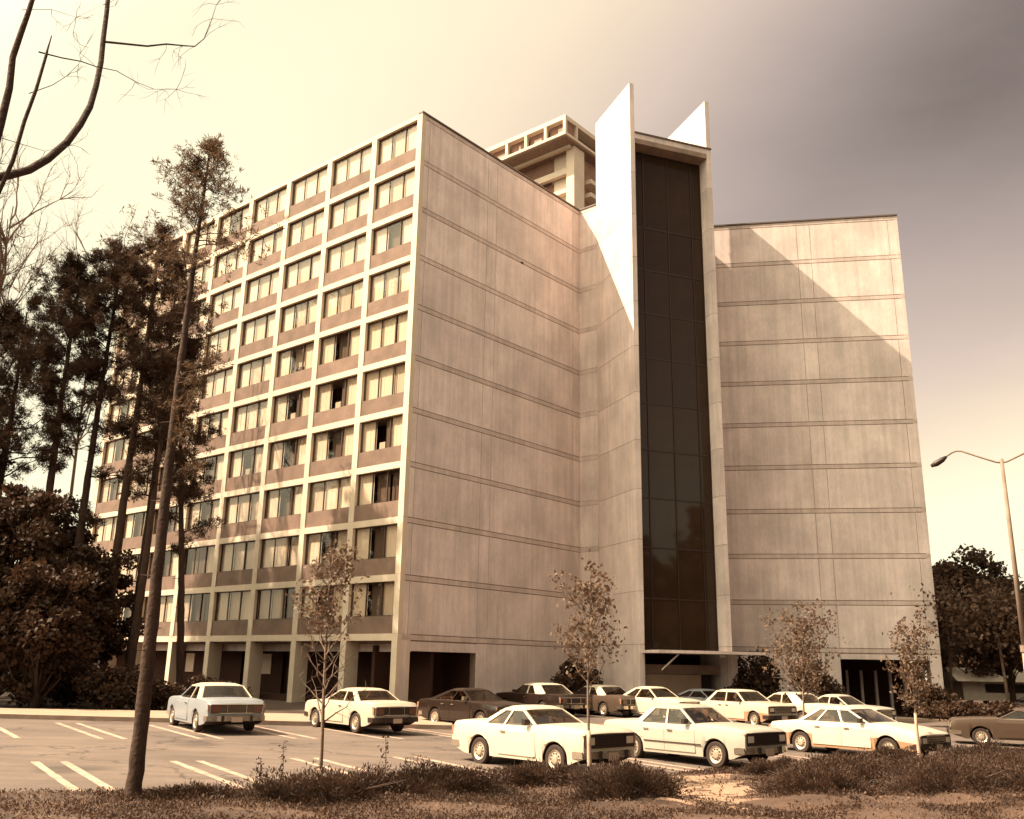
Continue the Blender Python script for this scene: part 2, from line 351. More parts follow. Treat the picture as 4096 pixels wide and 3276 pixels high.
def wall_grid(f, L, cols, opening=None, zbase=BASE, st=0.0):
    """concrete end wall: slab bands, columns and wall panels as separate pieces over a dark recessed backing"""
    g = .035
    xs_ = [st] + cols + [L]
    segs = []
    for i, z in enumerate(ZJ):
        zt = z; zb = z - .30
        piece('slab_band', f, st, L, zb + g, zt - g, -.25, .0, M['band'])
        z2 = ZJ[i + 1] if i < 10 else zbase
        for j in range(len(xs_) - 1):
            a, b = xs_[j], xs_[j + 1]; narrow = (b - a) < 1.0
            if opening and i == 10 and opening[0] - .05 <= a and b <= opening[1] + .05:
                if zb - opening[2] > .05: piece('lintel', f, a + .01, b - .01, opening[2], zb - g, -.25, -.004, M['conc2'])
                continue
            m_ = M['conc'] if (i * 7 + j * 3) % 4 else M['conc2']
            piece('column' if narrow else 'concrete_panel', f, a + (.014 if a > st else 0), b - (.014 if b < L else 0), z2 + (0 if i == 10 else g * .2), zb - g * .2, -.25, -.004 if not narrow else -.002, m_)
        # backing
    if opening:
        piece('wall_backing', f, st, opening[0] - .002, zbase, ZR, -.4, -.03, M['joint'])
        piece('wall_backing', f, opening[1] + .002, L, zbase, ZR, -.4, -.03, M['joint'])
        piece('wall_backing', f, opening[0], opening[1], opening[2] + .01, ZR, -.4, -.03, M['joint'])
    else: piece('wall_backing', f, 0, L, zbase, ZR, -.4, -.03, M['joint'])
wall_grid(endw, EW, [.64, 5.48, 6.29, 13.76], (.64, 5.17 + .31, .66), st=.302)
piece('passage_dark_sheet', endw, .66, 5.46, BASE, .9, -2.4, -2.2, M['room'])  # dark sheet added so the opening reads black
piece('passage_dark_sheet', end2, .3, 5.5, BASE, .8, -5.4, -5.2, M['room'])  # another added dark sheet, behind the right wing's opening
slab_ = None
wall_grid(end2, EW, [.64, 5.55, 6.4, 13.76], (.64, 5.55, .80))
# opening jamb returns, coloured near black for the passage's darkness
for f in (endw, end2):
    piece('passage_wall', f, 5.48 if f is endw else 5.55, 6.0, BASE, .8, -9.0, -.41, M['room'])
piece('coping', endw, -.02, EW, ZJ[0] + .003, ZJ[0] + .10, -.3, .05, M['coping'])
piece('coping', end2, -.02, EW, ZJ[0] + .003, ZJ[0] + .10, -.3, .05, M['coping'])
for f, L in ((nook1, SS), (nook2, SS)):
    for i, z in enumerate(ZJ):
        z2 = ZJ[i + 1] if i < 10 else BASE
        piece('slab_band', f, 0, L - .01, z - .28, z - .018, -.25, 0, M['band'])
        piece('concrete_panel', f, 0, L - .01, z2, z - .298, -.25, -.004, M['conc2'])
    piece('wall_backing', f, 0, L, BASE, ZR, -.35, -.03, M['joint'])
piece('coping', nook1, 0, SS, ZJ[0] + .003, ZJ[0] + .10, -.3, .05, M['coping'])
# tower fins: stacked concrete lifts, rising above the roof
ZT = 34.9
for f, nm in ((tws1, 'fin'), (tws2, 'fin')):
    L = TT
    zs = [BASE] + [z - .15 for z in ZJ[::-1]] + [ZT]
    for k in range(len(zs) - 1):
        piece('fin_panel', f, 0, L, zs[k] + (.012 if k else 0), zs[k + 1] - .012, -.30, 0, M['conc'] if k % 2 else M['conc2'])
    piece('wall_backing', f, .05, L - .03, BASE, ZT - .04, -.27, -.03, M['joint'])
b_ = MB()
# tower roof slab, glass wall, mullions
piece('tower_roof_slab', twf, .303, GG - .303, 31.12, 31.46, -4.9, .0, M['conc2'])
piece('tower_coping', twf, .303, GG + .03, 31.463, 31.56, -4.9, .06, M['coping'])
piece('tower_soffit', twf, .304, GG - .304, 30.80, 31.117, -4.8, .0, M['kerb'])
piece('roof_shade_block', twf, 1.3, GG - .31, ZR - .3, 30.9, -6.6, -4.95, M['conc2'])  # unseen block added to cut short the sunlit sliver on the right wing
GL0, GL1 = .33, GG - .33
GD = -.92
gcols = [GL0, 1.28, 2.95, 4.6, GL1]
zs = [30.8] + [z - .35 for z in ZJ[1:]] + [.98]
zs = [30.8] + [z - .45 for z in ZJ[1:10]] + [.98]
rg = random.Random(4)
for i in range(len(zs) - 1):
    for j in range(4):
        o = piece('glass_pane', twf, gcols[j] + .035, gcols[j + 1] - .035, zs[i + 1] + .04, zs[i] - .04, GD - .03, GD, M['dglass'])
        o.rotation_euler = (rg.uniform(-.004, .004), 0, twf.rz + rg.uniform(-.004, .004))
for i in range(len(zs)):
    piece('transom', twf, GL0, GL1, zs[i] - .04, zs[i] + .04 - (.06 if i == 0 else 0), GD - .10, GD + .03, M['mull'])
for j in range(5):
    a = gcols[j]; 
    if j == 0: a = GL0 - .005
    piece('mullion', twf, a - .03, a + .03, 1.0, 30.78, GD - .09, GD + .05, M['mull'])
piece('tower_core', twf, .31, GG - .31, .9, 30.7, -4.8, GD - .3, M['room'])
# entrance: wall and beam coloured darker for the canopy's shade
piece('canopy', twf, .12, 6.4, .84, .985, -.9, 1.9, M['conc2'])
piece('entrance_wall', twf, .31, 3.95, BASE, -.22, -.9, -.55, M['walk'])
piece('entrance_beam', twf, .31, 5.30, -.20, .28, -1.0, -.75, M['kerb'])
piece('entrance_back', twf, .31, 5.30, BASE, .84, -3.0, -2.8, M['room'])
piece('entrance_door', twf, 4.1, 5.1, BASE + .3, -.25, -1.5, -1.42, M['mull'])
piece('entrance_column', twf, 5.40, 5.82, BASE, .838, -.28, .14, M['conc2'])
piece('light_fixture', twf, 3.95, 4.25, .70, .80, 1.2, 1.4, M['lamp_g'])
b_ = MB(); p0 = twf.P(.35, 1.7, .0) ; p1 = twf.P(1.35, 1.75, .83)
b_.tube([p0 - B0, p1 - B0], .045, 8); b_.build('canopy_brace', [M['steel']], bld)
# left facade: pillars, slab edges, spandrels, windows
def pil(k): return (0.0, .38) if k == 0 else (BP * k - .28, BP * k + .12)
for k in range(NB + 1):
    a, b = pil(k)
    if k == 0: a = .003
    for i in range(11):
        z1_ = ZJ[i] - (0 if i else .0); z0_ = ZJ[i + 1] if i < 10 else BASE
        dep = -.85 if i == 10 else -.30
        piece('pillar', fac, a, b, z0_ + (.008 if i < 10 else 0), z1_ - (.0 if i == 0 else .0), dep, .0, M['frame_conc'])
def sid(k): return pil(k)[1], pil(k + 1)[0]
wall_states = {  # right-to-left bay, top-to-bottom row: panes as seen left, middle, right
 0: 'WTW WTW WDW WTW WgW WWT WdW WDD WDW WDT', 1: 'WWW WTW WTW WTW WDW WdW WDW TWW WDT WDW',
 2: 'WWW WTW WTW WTW WpW WdW WDW WDW WWT TTD', 3: 'WTW WWT WTW WTW WTW WWW WdW WWT WTT WTW',
 4: 'WDW WTW WWW WTW TWW WTW WDW WDW DDW TDD'}
rw = random.Random(11)
_wm = {}
def curtain_mesh(w, h, ph, m, nm='curtain'):
    key = (round(w, 2), round(h, 2), ph, m.name)
    if key in _wm: return _wm[key]
    n = max(6, int(w / .045)); V = []
    for j in range(n + 1):
        x = w * j / n; y = .018 * math.sin(j * 2.2 + ph) + .008 * math.sin(j * .9 + ph * 2)
        V += [(x, y, 0), (x, y, h)]
    me = mesh(nm, V, [(2 * j, 2 * j + 2, 2 * j + 3, 2 * j + 1) for j in range(n)], m, smooth=True); _wm[key] = me; return me
def box_mesh(nm, boxes, m):
    key = (nm, tuple(tuple(round(v, 3) for v in b) for b in boxes), m.name)
    if key in _wm: return _wm[key]
    b = MB()
    for q in boxes: b.box(*q)
    _wm[key] = b.mesh(nm, [m]); return _wm[key]
def pane_mesh(w, h):
    key = ('pane', round(w, 3), round(h, 3))
    if key not in _wm: _wm[key] = mesh('pane', [(0, 0, 0), (w, 0, 0), (w, 0, h), (0, 0, h)], [(0, 3, 2, 1)], M['pane'])
    return _wm[key]
def sub(name, me, parent, x, y, z):
    o = link(name, me, parent); o.location = (x, y, z); return o
for k in range(NB):
    s0, s1 = sid(k); wd = s1 - s0
    for i in range(11):
        zt = ZJ[i]; zb = zt - (.32 if i else .25)
        piece('slab_edge', fac, s0, s1, zb, zt, -.30, -.004, M['frame_conc'])
        if i == 10: break
        wz1 = zb; sp0 = ZJ[i + 1]; sp1 = sp0 + .81
        piece('brick_spandrel', fac, s0, s1, sp0 + .003, sp1, -.26, -.045, M['brick'])
        # window: frame mesh + panes + curtains. local x runs along s, local y outward (sg = +1)
        h = wz1 - sp1; D_ = -.20
        st = wall_states[k].split()[i] if k in wall_states else rw.choice(['WTW', 'WDW', 'WTW', 'WWT', 'WdW', 'TDW', 'WTD', 'WWW'])
        st = st[::-1]  # s runs right to left
        fr = box_mesh('window', [(0, wd, -.04, .03, 0, .045), (0, wd, -.04, .03, h - .045, h), (0, .05, -.035, .028, .045, h - .045),
                                 (wd - .05, wd, -.035, .028, .045, h - .045), (wd * .318, wd * .318 + .06, -.035, .04, .045, h - .045), (wd * .655, wd * .655 + .05, -.035, .034, .045, h - .045)], M['frame'])
        w_ = link('window', fr, bld); w_.location = fac.P(s0, D_, sp1) - B0; w_.rotation_euler = (0, 0, fac.rz)
        edges_ = [.05, wd * .318, wd * .318 + .06, wd * .655, wd * .655 + .05, wd - .05]
        for p in range(3):
            a, b = edges_[2 * p], edges_[2 * p + 1]
            pm = pane_mesh(b - a, h - .09)
            sub('pane', pm, w_, a, -.01 + .02 * (p == 1), .045)
            c = st[p]; ph = rw.choice([0, 1.3, 2.6])
            hh = h - .06
            if c == 'W': sub('curtain', curtain_mesh(b - a + .04, hh, ph, M['curt_w']), w_, a - .02, -.10, .03)
            elif c == 'T':
                gap = rw.choice([0, .0, .18]) if p == 1 else 0
                sub('curtain', curtain_mesh(b - a + .02 - gap, hh, ph, M['curt_shade']), w_, a - .01 + gap, -.13, .03)
            elif c == 'g': sub('curtain', curtain_mesh(b - a - .12, hh, ph, M['curt_w']), w_, a + .12, -.10, .03)
            elif c == 'd':
                sub('curtain', curtain_mesh(.38, hh, ph, M['curt_d']), w_, a, -.12, .03)
                sub('window_box', box_mesh('window_box', [(0, .42, -.25, 0, 0, .38)], M['curt_shade']), w_, a + .45, -.12, .05)
            elif c == 'p':
                sub('curtain', curtain_mesh(b - a + .02, hh, ph, M['curt_shade']), w_, a - .01, -.35, .03)
                sub('window_box', box_mesh('window_box', [(0, .28, -.2, 0, 0, .3), (.6, .8, -.18, 0, 0, .42)], M['curt_d']), w_, a + .1, -.10, .05)
            elif c == 'D': sub('curtain', curtain_mesh(b - a - .1, hh, ph, M['curt_d']), w_, a + .1, -.30, .03)
# ground storey arcade: inner lintels, soffit, dark sheets and floor standing in for shade
for k in range(NB):
    s0, s1 = sid(k)
    piece('arcade_lintel', fac, s0 - .05, s1 + .05, .62, 1.0, -1.25, -.92, M['conc2'])
    if k > 2: piece('arcade_glazing', fac, s0, s1, BASE + .5, .6, -2.6, -2.5, M['room'])
    if k in (3, 5): piece('arcade_window', fac, s0 + 1.0, s0 + 1.9, -.6, .5, -2.49, -2.45, M['curt_w'])
piece('arcade_dark_sheet', fac, .45, NB * BP, BASE, 1.0, -2.9, -2.7, M['room'])
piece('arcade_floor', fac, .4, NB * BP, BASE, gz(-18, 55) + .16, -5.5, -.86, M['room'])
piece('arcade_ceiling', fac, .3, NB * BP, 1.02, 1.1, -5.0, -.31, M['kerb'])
def core(name, polys, z0, z1, m):
    b = MB(); b.prism([(p.x - B0.x, p.y - B0.y) for p in polys], z0 - B0.z, z1 - B0.z); return b.build(name, [m], bld)
A_ = lambda s, d: C0 + dv(AL) * s + dv(AL + 90) * d
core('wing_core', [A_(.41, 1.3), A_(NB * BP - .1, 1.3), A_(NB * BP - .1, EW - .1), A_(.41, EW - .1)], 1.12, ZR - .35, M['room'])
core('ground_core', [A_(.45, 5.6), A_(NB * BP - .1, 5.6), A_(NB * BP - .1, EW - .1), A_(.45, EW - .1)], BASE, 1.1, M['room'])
core('roof', [A_(.31, .31), A_(NB * BP + .1, .31), A_(NB * BP + .1, EW - .32), A_(.31, EW - .32)], ZR - .3, ZR - .12, M['roof'])
for i in range(1, 10):   # floor slabs behind the windows
    piece('floor_slab', fac, .4, NB * BP, ZJ[i] - .29, ZJ[i] - .06, -1.31, -.31, M['kerb'])
farw = Fr(A_(NB * BP + .12, 0), AL + 90, AL)
piece('far_end_wall', farw, .0, EW, BASE, ZR, -.2, 0, M['conc2'])
B_ = lambda s, d: C1 + dv(AL + 330) * s + dv(AL + 60) * d
core('wing_core', [B_(.3, .41), B_(.3, 30), B_(EW, 30), B_(EW, .41)], .9, ZR - .35, M['conc2'])
core('ground_core', [B_(.3, 10), B_(.3, 30), B_(EW, 30), B_(EW, .45), B_(5.9, .45), B_(5.9, 10)], BASE, .88, M['room'])
core('roof', [B_(.01, .31), B_(.01, 30), B_(EW, 30), B_(EW, .31)], ZR - .3, ZR - .12, M['roof'])
core('centre_core', [I1 + dv(AL) * .3, K1 + dv(AL + 30) * .3, K2 + dv(AL + 30) * .3, I2 + dv(AL + 60) * .4, I2 + dv(AL + 60) * 12, I1 + dv(AL) * 12], BASE, ZR - .4, M['room'])
side2 = Fr(C1, AL + 60, AL + 150)
piece('side_wall', side2, .01, 30, 1.2, ZR, -.25, -.01, M['conc'])
for q in range(8): piece('passage_post', side2, .0 + 1.2 * q + 1.4, 1.2 * q + 1.55, BASE, .8, -.5, -.35, M['walk'])
for q in range(5): piece('passage_fin', end2, 1.15 + .85 * q, 1.30 + .85 * q, BASE + .2, .2, -4.2, -3.9, M['conc'])
# small fixtures on the end wall
piece('wall_vent', endw, 8.55, 8.72, 23.12, 23.22, 0, .06, M['trim'])

# ================================================================= FAR HIGH-RISE
D160 = Vector((9.30, 159.73, 0)); Z160 = 103.2; KS = 1.6
hr = empty('high_rise', (D160.x, D160.y, -2.5), 0, 'distant high-rise with an overhanging framed crown, seen over the roof beside the fins', 'tower')
O_ = Vector((D160.x, D160.y, -2.5))
def hp(name, f, s0, s1, z0, z1, d0, d1, m):
    b = MB(); sd = sorted((d0 * f.sg, d1 * f.sg)); b.box(0, s1 - s0, 0, sd[1] - sd[0], 0, z1 - z0)
    o = b.build(name, [m], hr); y = Vector((-f.e.y, f.e.x, 0)); o.location = f.O + f.e * s0 + y * sd[0] + Vector((0, 0, z0)) - O_; o.rotation_euler = (0, 0, f.rz); return o
ha = Fr(D160, AL, AL - 90); hb = Fr(D160, AL + 90, AL + 180)
LA = 27; zt = Z160; zb = Z160 - 4.2
hp('crown_roof', ha, 0, LA, zt - .9, zt, -22, 0, M['shaft'])
hp('crown_floor', ha, 0, LA, zb, zb + .55, -22, 0, M['shaft'])
hp('crown_soffit', ha, .4, LA, zb - .25, zb - .01, -21.5, -.5, M['kerb'])
for q in range(7):
    a = .0 if q == 0 else 4.95 * q - .3
    hp('crown_post', ha, a + .004, a + .6, zb + .55, zt - .9, -.6, -.004, M['shaft'])
for q in range(6):
    o = hp('crown_glazing', ha, 4.95 * q + .6, 4.95 * q + 4.6, zb + .55, zt - .9, -1.6, -1.2, M['brick_far'])
    hp('crown_blind', ha, 4.95 * q + 1.3 + (q % 3) * .4, 4.95 * q + 2.6 + (q % 2), zb + 1.3, zt - 1.8 - .3 * (q % 2), -1.19, -1.1, M['shaft'])
hp('crown_glazing', hb, .7, 3.6, zb + .55, zt - .9, -1.0, -.5, M['brick_far'])
hp('crown_post', hb, 3.6, 4.1, zb + .55, zt - .9, -.6, -.0, M['shaft'])
hp('crown_glazing', hb, 4.1, 22, zb + .3, zt - .2, -3.2, -2.4, M['mull'])
S0 = D160 + dv(AL + 90) * 4.2 + dv(AL) * 1.0
sa = Fr(S0, AL, AL - 90); sb = Fr(S0, AL + 90, AL + 180)
hp('corner_column', sa, 0, 1.9, -2.5, zb, -1.5, 0, M['shaft'])
hp('shaft_beam', sa, 1.9, 24, zb - 5.6, zb - 4.3, -1.0, -.1, M['shaft'])
hp('shaft_beam', sa, 1.9, 24, zb - 3.0, zb, -2.2, -1.8, M['brick_far'])
hp('shaft_wall', sa, 1.9, 24, -2.5, zb - 5.6, -12, -2.0, M['brick_far'])
for q in range(10):
    z = zb - 9.5 - 2.9 * q
    hp('balcony_slab', sa, 1.9, 6.6, z, z + .9, -2.0, -.3, M['shaft'])
    hp('stair_window', sa, 7.4, 9.4, z - .8, z + 1.2, -2.0, -1.85, M['mull'])
    hp('balcony_slab', sb, 4.8, 14, z + 3, z + 3.9, -1.6, .6, M['shaft'])
for q in range(3): hp('shaft_pier', sa, 10 + 6 * q, 10.9 + 6 * q, zb - 40, zb - 6.6, -2.0, -1.2, M['shaft'])
hp('shaft_pale_wall', sa, 11.5, 14.0, zb - 40, zb - 10.0, -2.0, -1.6, M['shaft'])
hp('shaft_side_wall', sb, 1.5, 3.4, -2.5, zb, -6, -.02, M['shaft'])
hp('shaft_side_wall', sb, 3.4, 16, -2.5, zb, -8, -1.6, M['brick_far'])
hp('crown_soffit_rib', ha, 1.5, LA, zb - .8, zb, -4.0, -3.2, M['shaft'])

# ================================================================= STREET LAMP
lx, ly = 16.04, 29.98
lp = empty('street_lamp', (lx, ly, gz(lx, ly)), 0, 'tall twin-arm street lamp on a tapered pole at the right edge of the lot', 'street lamp')
b = MB(); H = 6.85 - gz(lx, ly); b.tube([(0, 0, 0), (0, 0, 3.2)], [.11, .095], 12); b.build('pole', [M['walk']], lp, smooth=True)
b = MB(); b.tube([(0, 0, 3.2), (0, 0, H)], [.085, .055], 12); b.build('upper_pole', [M['kerb']], lp, smooth=True)
b = MB(); b.tube([(0, 0, 3.12), (0, 0, 3.32)], [.13, .13], 12); b.build('collar', [M['kerb']], lp)
b = MB(); b.tube([(0, 0, 0), (0, 0, .25)], [.2, .16], 12); b.build('base', [M['walk']], lp)
for sg in (1, -1):
    ux, uy = -.895 * sg, .445 * sg
    P_ = [(0, 0, H - .12), (ux * .15, uy * .15, H - .10), (ux * .6, uy * .6, H + .10), (ux * 1.15, uy * 1.15, H + .36), (ux * 1.3, uy * 1.3, H + .38), (ux * 1.45, uy * 1.45, H + .33), (ux * 1.7, uy * 1.7, H + .17)]
    b = MB(); b.tube(P_, .03, 8); arm = b.build('arm', [M['kerb']], lp, smooth=True)
    b = MB(); b.tube([(ux * 1.62, uy * 1.62, H + .21), (ux * 1.75, uy * 1.75, H + .12), (ux * 1.95, uy * 1.95, H - .0), (ux * 2.12, uy * 2.12, H - .08)], [.04, .09, .10, .05], 10)
    b.build('lamp_head', [M['mull']], arm, smooth=True)

# ================================================================= CARS
def lerp(a, b, t): return a + (b - a) * t
def make_car(X, Y, yaw, label, group=None, L=4.6, Wd=1.8, H=1.36, wb=2.7, fo=.85, belt=.93, hood=(.96, .89), deck=(.95, .90),
             ws=(.55, .65), rg=(-.15, .62), body='p_white', roofm=None, doors=4, vinyl=False, rear=False, c_pillar=.42, grille='wide',
             bumper='chrome', wheels=.30, low='', hatch=False, lower_body=None, mir=True, trimline=None, zoff=0, name='parked_car'):
    """ws: windshield base is ws[0] behind front axle, length ws[1]; rg: rear glass base at rg[0] ahead of rear axle, length rg[1]"""
    ro = L - wb - fo; xf = wb / 2; xr = -wb / 2; x0 = xr - ro; x1 = xf + fo
    car = empty(name, (X, Y, gz(X, Y) + .004 + zoff), yaw, label, 'car', group)
    bm_ = M[body]; rm_ = M[roofm or body]; lm = M[lower_body or body]
    wsb = xf - ws[0]; wst = wsb - ws[1]; rgb = xr + rg[0]; rgt = rgb + rg[1]
    r = wheels; ra = r + .075
    def ztop(x):
        return float(np.interp(x, [x0, x0 + .12, x0 + .3, rgb, rgb + .3, wsb - .3, wsb, lerp(wsb, x1, .5), x1 - .22, x1 - .06, x1],
                               [deck[1] - .10, deck[1], deck[1] + .02, deck[0], belt, belt, hood[0], lerp(hood[0], hood[1], .42), hood[1], hood[1] - .03, hood[1] - .08]))
    def hw(x): return Wd / 2 * float(np.interp(x, [x0, x0 + .15, x0 + .7, 0, x1 - .8, x1 - .15, x1], [.92, .965, .99, 1.0, .99, .965, .93]))
    def zbot(x):
        z = float(np.interp(x, [x0, x0 + .35, xr - .5, xf + .5, x1 - .3, x1], [.40, .27, .22, .22, .27, .36]))
        for xw in (xf, xr):
            if abs(x - xw) < ra: z = max(z, r - .02 + math.sqrt(max(0, ra * ra - (x - xw) ** 2)))
        return z
    X_ = set(np.linspace(x0, x1, 44).round(3))
    for xw in (xf, xr):
        X_ |= set((xw + ra * np.cos(np.linspace(0, math.pi, 15))).round(3)); X_ |= {round(xw + ra + .004, 3), round(xw - ra - .004, 3)}
    for q in (x0 + .06, x0 + .12, x1 - .06, x1 - .12, x0 + .02, x1 - .02): X_.add(round(q, 3))
    X_ = sorted(X_)
    def ring(x, off=0):
        zb, zt, w = zbot(x), ztop(x), hw(x) + off; h_ = zt - zb
        mid = max(zb + .02, lerp(.22, zt, .50)); mid2 = max(zb + .03, lerp(.22, zt, .80))
        return [(0, zb), (w - .24, zb), (w - .035, zb), (w, mid), (w - .004, mid2), (w - .03, zt - .03), (w - .075, zt), (w * .55, zt + .018), (0, zt + .025)]
    V = []; F = []; I = []
    for x in X_:
        rr = ring(x)
        V += [(x, y, z) for y, z in rr] + [(x, -y, z) for y, z in rr[1:-1][::-1]]
    n = 16
    for a in range(len(X_) - 1):
        for k in range(n):
            F.append((a * n + k, a * n + (k + 1) % n, (a + 1) * n + (k + 1) % n, (a + 1) * n + k))
            I.append(1 if k in (0, 1, 15, 14) else (2 if (k in (2, 13) and lower_body) else 0))
    F.append(tuple(range(n))[::-1]); I.append(0); F.append(tuple(range((len(X_) - 1) * n, len(X_) * n))); I.append(0)
    bo = link('body', mesh('body', V, F, [bm_, M['under'], lm], I, smooth=True, sharp=38), car)
    # greenhouse
    wbh = Wd / 2 - .095; wrh = Wd / 2 - .275; zb_ = belt - .004; zr_ = H - .075
    def side(x, t, sg, inn=0): return (x, sg * (lerp(wbh, wrh, t) - inn), lerp(zb_, zr_, t))
    def pillar(xb0, xb1, xt0, xt1, m_, nm='pillar'):
        for sg in (1, -1):
            b = MB()
            q = [side(xb0, 0, sg), side(xb1, 0, sg), side(xt1, 1.02, sg), side(xt0, 1.02, sg)]
            q2 = [side(xb0, 0, sg, .05), side(xb1, 0, sg, .05), side(xt1, 1.02, sg, .05), side(xt0, 1.02, sg, .05)]
            b.hexa((q + q2) if sg > 0 else (q2 + q)); b.build(nm, [m_], car)
    ap = .07
    pillar(wsb - ap, wsb, wst - ap, wst, rm_ if roofm and not vinyl else bm_, 'front_pillar')
    cw = c_pillar
    pillar(rgb, rgb + cw, rgt, rgt + cw * .72, rm_, 'rear_pillar')
    bps = [lerp(rgb + cw, wsb, .47)] if doors == 4 else [lerp(rgb + cw, wsb, .36)]
    if doors == 4 and hatch: bps = [lerp(rgb + cw, wsb, .22), lerp(rgb + cw, wsb, .60)]
    for q in bps:
        qt = lerp(rgt + cw * .72, wst, (q - rgb - cw) / (wsb - rgb - cw)); pillar(q - .03, q + .03, qt - .025, qt + .025, bm_ if not vinyl else rm_, 'door_pillar')
    # roof
    nx, ny = 9, 7; V = []; F = []
    for j in range(nx):
        u = j / (nx - 1); x = lerp(rgt - .02, wst + .02, u)
        for k in range(ny):
            v = k / (ny - 1) * 2 - 1
            e_ = 1 - max(abs(v) ** 4, abs(2 * u - 1) ** 4)
            V.append((x, v * (wrh + .012), zr_ - .005 + .078 * max(0, e_) ** .6 + .012 * (1 - v * v)))
    for j in range(nx - 1):
        for k in range(ny - 1): F.append((j * ny + k, (j + 1) * ny + k, (j + 1) * ny + k + 1, j * ny + k + 1))
    m0 = len(V); V += [(x, y, zr_ - .035) for x, y, z in V]
    rim = [k for k in range(ny)] + [j * ny + ny - 1 for j in range(1, nx)] + [(nx - 1) * ny + k for k in range(ny - 2, -1, -1)] + [j * ny for j in range(nx - 2, 0, -1)]
    for a in range(len(rim)): p, q = rim[a], rim[(a + 1) % len(rim)]; F.append((p, q, m0 + q, m0 + p))
    for j in range(nx - 1):
        for k in range(ny - 1): F.append((m0 + j * ny + k, m0 + j * ny + k + 1, m0 + (j + 1) * ny + k + 1, m0 + (j + 1) * ny + k))
    link('roof', mesh('roof', V, F, rm_, smooth=True, sharp=50), car)
    # glass
    def gq(nm, pts): return link(nm, mesh(nm, pts, [(0, 1, 2, 3)], M['cglass']), car)
    def bow(nm, xb, xt, sg):
        V = []; n_ = 8
        for k in range(n_ + 1):
            v = 2 * k / n_ - 1; q = .10 * (1 - v * v) * sg
            V += [(xb + q, v * (wbh - .03), zb_ + .01), (xt + q * .5, v * (wrh - .02), zr_ - .0)]
        return link(nm, mesh(nm, V, [(2 * k, 2 * k + 2, 2 * k + 3, 2 * k + 1) for k in range(n_)], M['cglass'], smooth=True), car)
    bow('windshield', wsb - .06, wst - .02, 1); bow('rear_window', rgb + .06, rgt + .02, -1)
    xsb = [rgb + cw] + bps + [wsb - ap]
    for sg in (1, -1):
        for k in range(len(xsb) - 1):
            a, b = xsb[k], xsb[k + 1]
            ta = lerp(rgt + cw * .72, wst - ap, (a - xsb[0]) / (xsb[-1] - xsb[0])); tb = lerp(rgt + cw * .72, wst - ap, (b - xsb[0]) / (xsb[-1] - xsb[0]))
            gq('side_window', [side(a, 0, sg, .025), side(b, 0, sg, .025), side(tb, 1, sg, .025), side(ta, 1, sg, .025)])
    # trim around windows, cowl
    b = MB()
    for sg in (1, -1): b.tube([side(rgb + cw, .0, sg, -.004), side(wsb - ap, .0, sg, -.004)], .010, 5)
    b.build('window_trim', [M['chrome']], car)
    # seats, wheel
    b = MB()
    xs_f = lerp(rgb, wsb, .50); 
    for y in (-.36, .36):
        b.hexa([(xs_f - .06, y - .24, .45), (xs_f + .08, y - .24, .45), (xs_f + .08, y + .24, .45), (xs_f - .06, y + .24, .45), (xs_f - .20, y - .22, belt + .14), (xs_f - .10, y - .22, belt + .14), (xs_f - .10, y + .22, belt + .14), (xs_f - .20, y + .22, belt + .14)])
        b.box(xs_f - .21, xs_f - .12, y - .12, y + .12, belt + .15, belt + .29)
    xq = rgb + .45; b.hexa([(xq, -.6, belt - .1), (xq + .12, -.6, belt - .1), (xq + .12, .6, belt - .1), (xq, .6, belt - .1), (xq - .15, -.55, belt + .1), (xq - .05, -.55, belt + .1), (xq - .05, .55, belt + .1), (xq - .15, .55, belt + .1)])
    b.build('seat', [M['seat']], car)
    b = MB(); b.tube([(wsb - .48 + .06 * math.sin(t), .36 + .18 * math.cos(t), belt + .04 + .15 * math.sin(t)) for t in np.linspace(0, 6.283, 17)], .014, 5); b.build('steering_wheel', [M['trim']], car)
    # doors with handles
    dx = []
    lo = rgb + cw * .6 if doors == 4 else bps[0] - .15
    if doors == 4: mid = bps[-1] if hatch else bps[0]; dx = [(max(xr + ra * .8 + .02, mid - .95), mid - .006), (mid + .006, wsb + .02)]
    else: dx = [(bps[0] - .12, wsb + .02)]
    for sg in (1, -1):
        for a, c in dx:
            XX = np.linspace(a, c, 8); V = []; F = []
            for x in XX:
                rr = ring(x, .007); zb2 = zbot(x)
                pts = [(rr[3][0] - .012, max(zb2 + .07, .30)), rr[3], rr[4], (rr[5][0], belt - .03)]
                V += [(x, sg * y, z) for y, z in pts] + [(x, sg * (y - .03), z) for y, z in pts]
            for j in range(7):
                for k in range(3): q = j * 8 + k; F.append((q, q + 8, q + 9, q + 1) if sg > 0 else (q, q + 1, q + 9, q + 8))
                F.append((j * 8 + 3, j * 8 + 11, j * 8 + 15, j * 8 + 7)); F.append((j * 8, j * 8 + 4, j * 8 + 12, j * 8 + 8))
            F += [(0, 1, 5, 4), (1, 2, 6, 5), (2, 3, 7, 6), (56, 60, 61, 57), (57, 61, 62, 58), (58, 62, 63, 59)]
            d_ = link('door', mesh('door', V, F, bm_), car)
            y_ = hw(a) + .008; b = MB(); b.box(a + .10, a + .26, sg * y_ if sg > 0 else -y_ - .028, y_ + .028 if sg > 0 else -y_, belt - .155, belt - .125)
            b.build('handle', [M['chrome']], d_)
    if trimline:
        b = MB()
        for sg in (1, -1):
            V = [(x, sg * (hw(x) + .016), trimline) for x in np.linspace(xr + ra + .05, xf - ra - .03, 8)]
            b.tube(V, .014, 5)
            b.tube([(x, sg * (hw(x) + .004), trimline) for x in np.linspace(x0 + .2, xr - ra - .05, 5)], .014, 5)
        b.build('side_trim', [M['trim']], car)
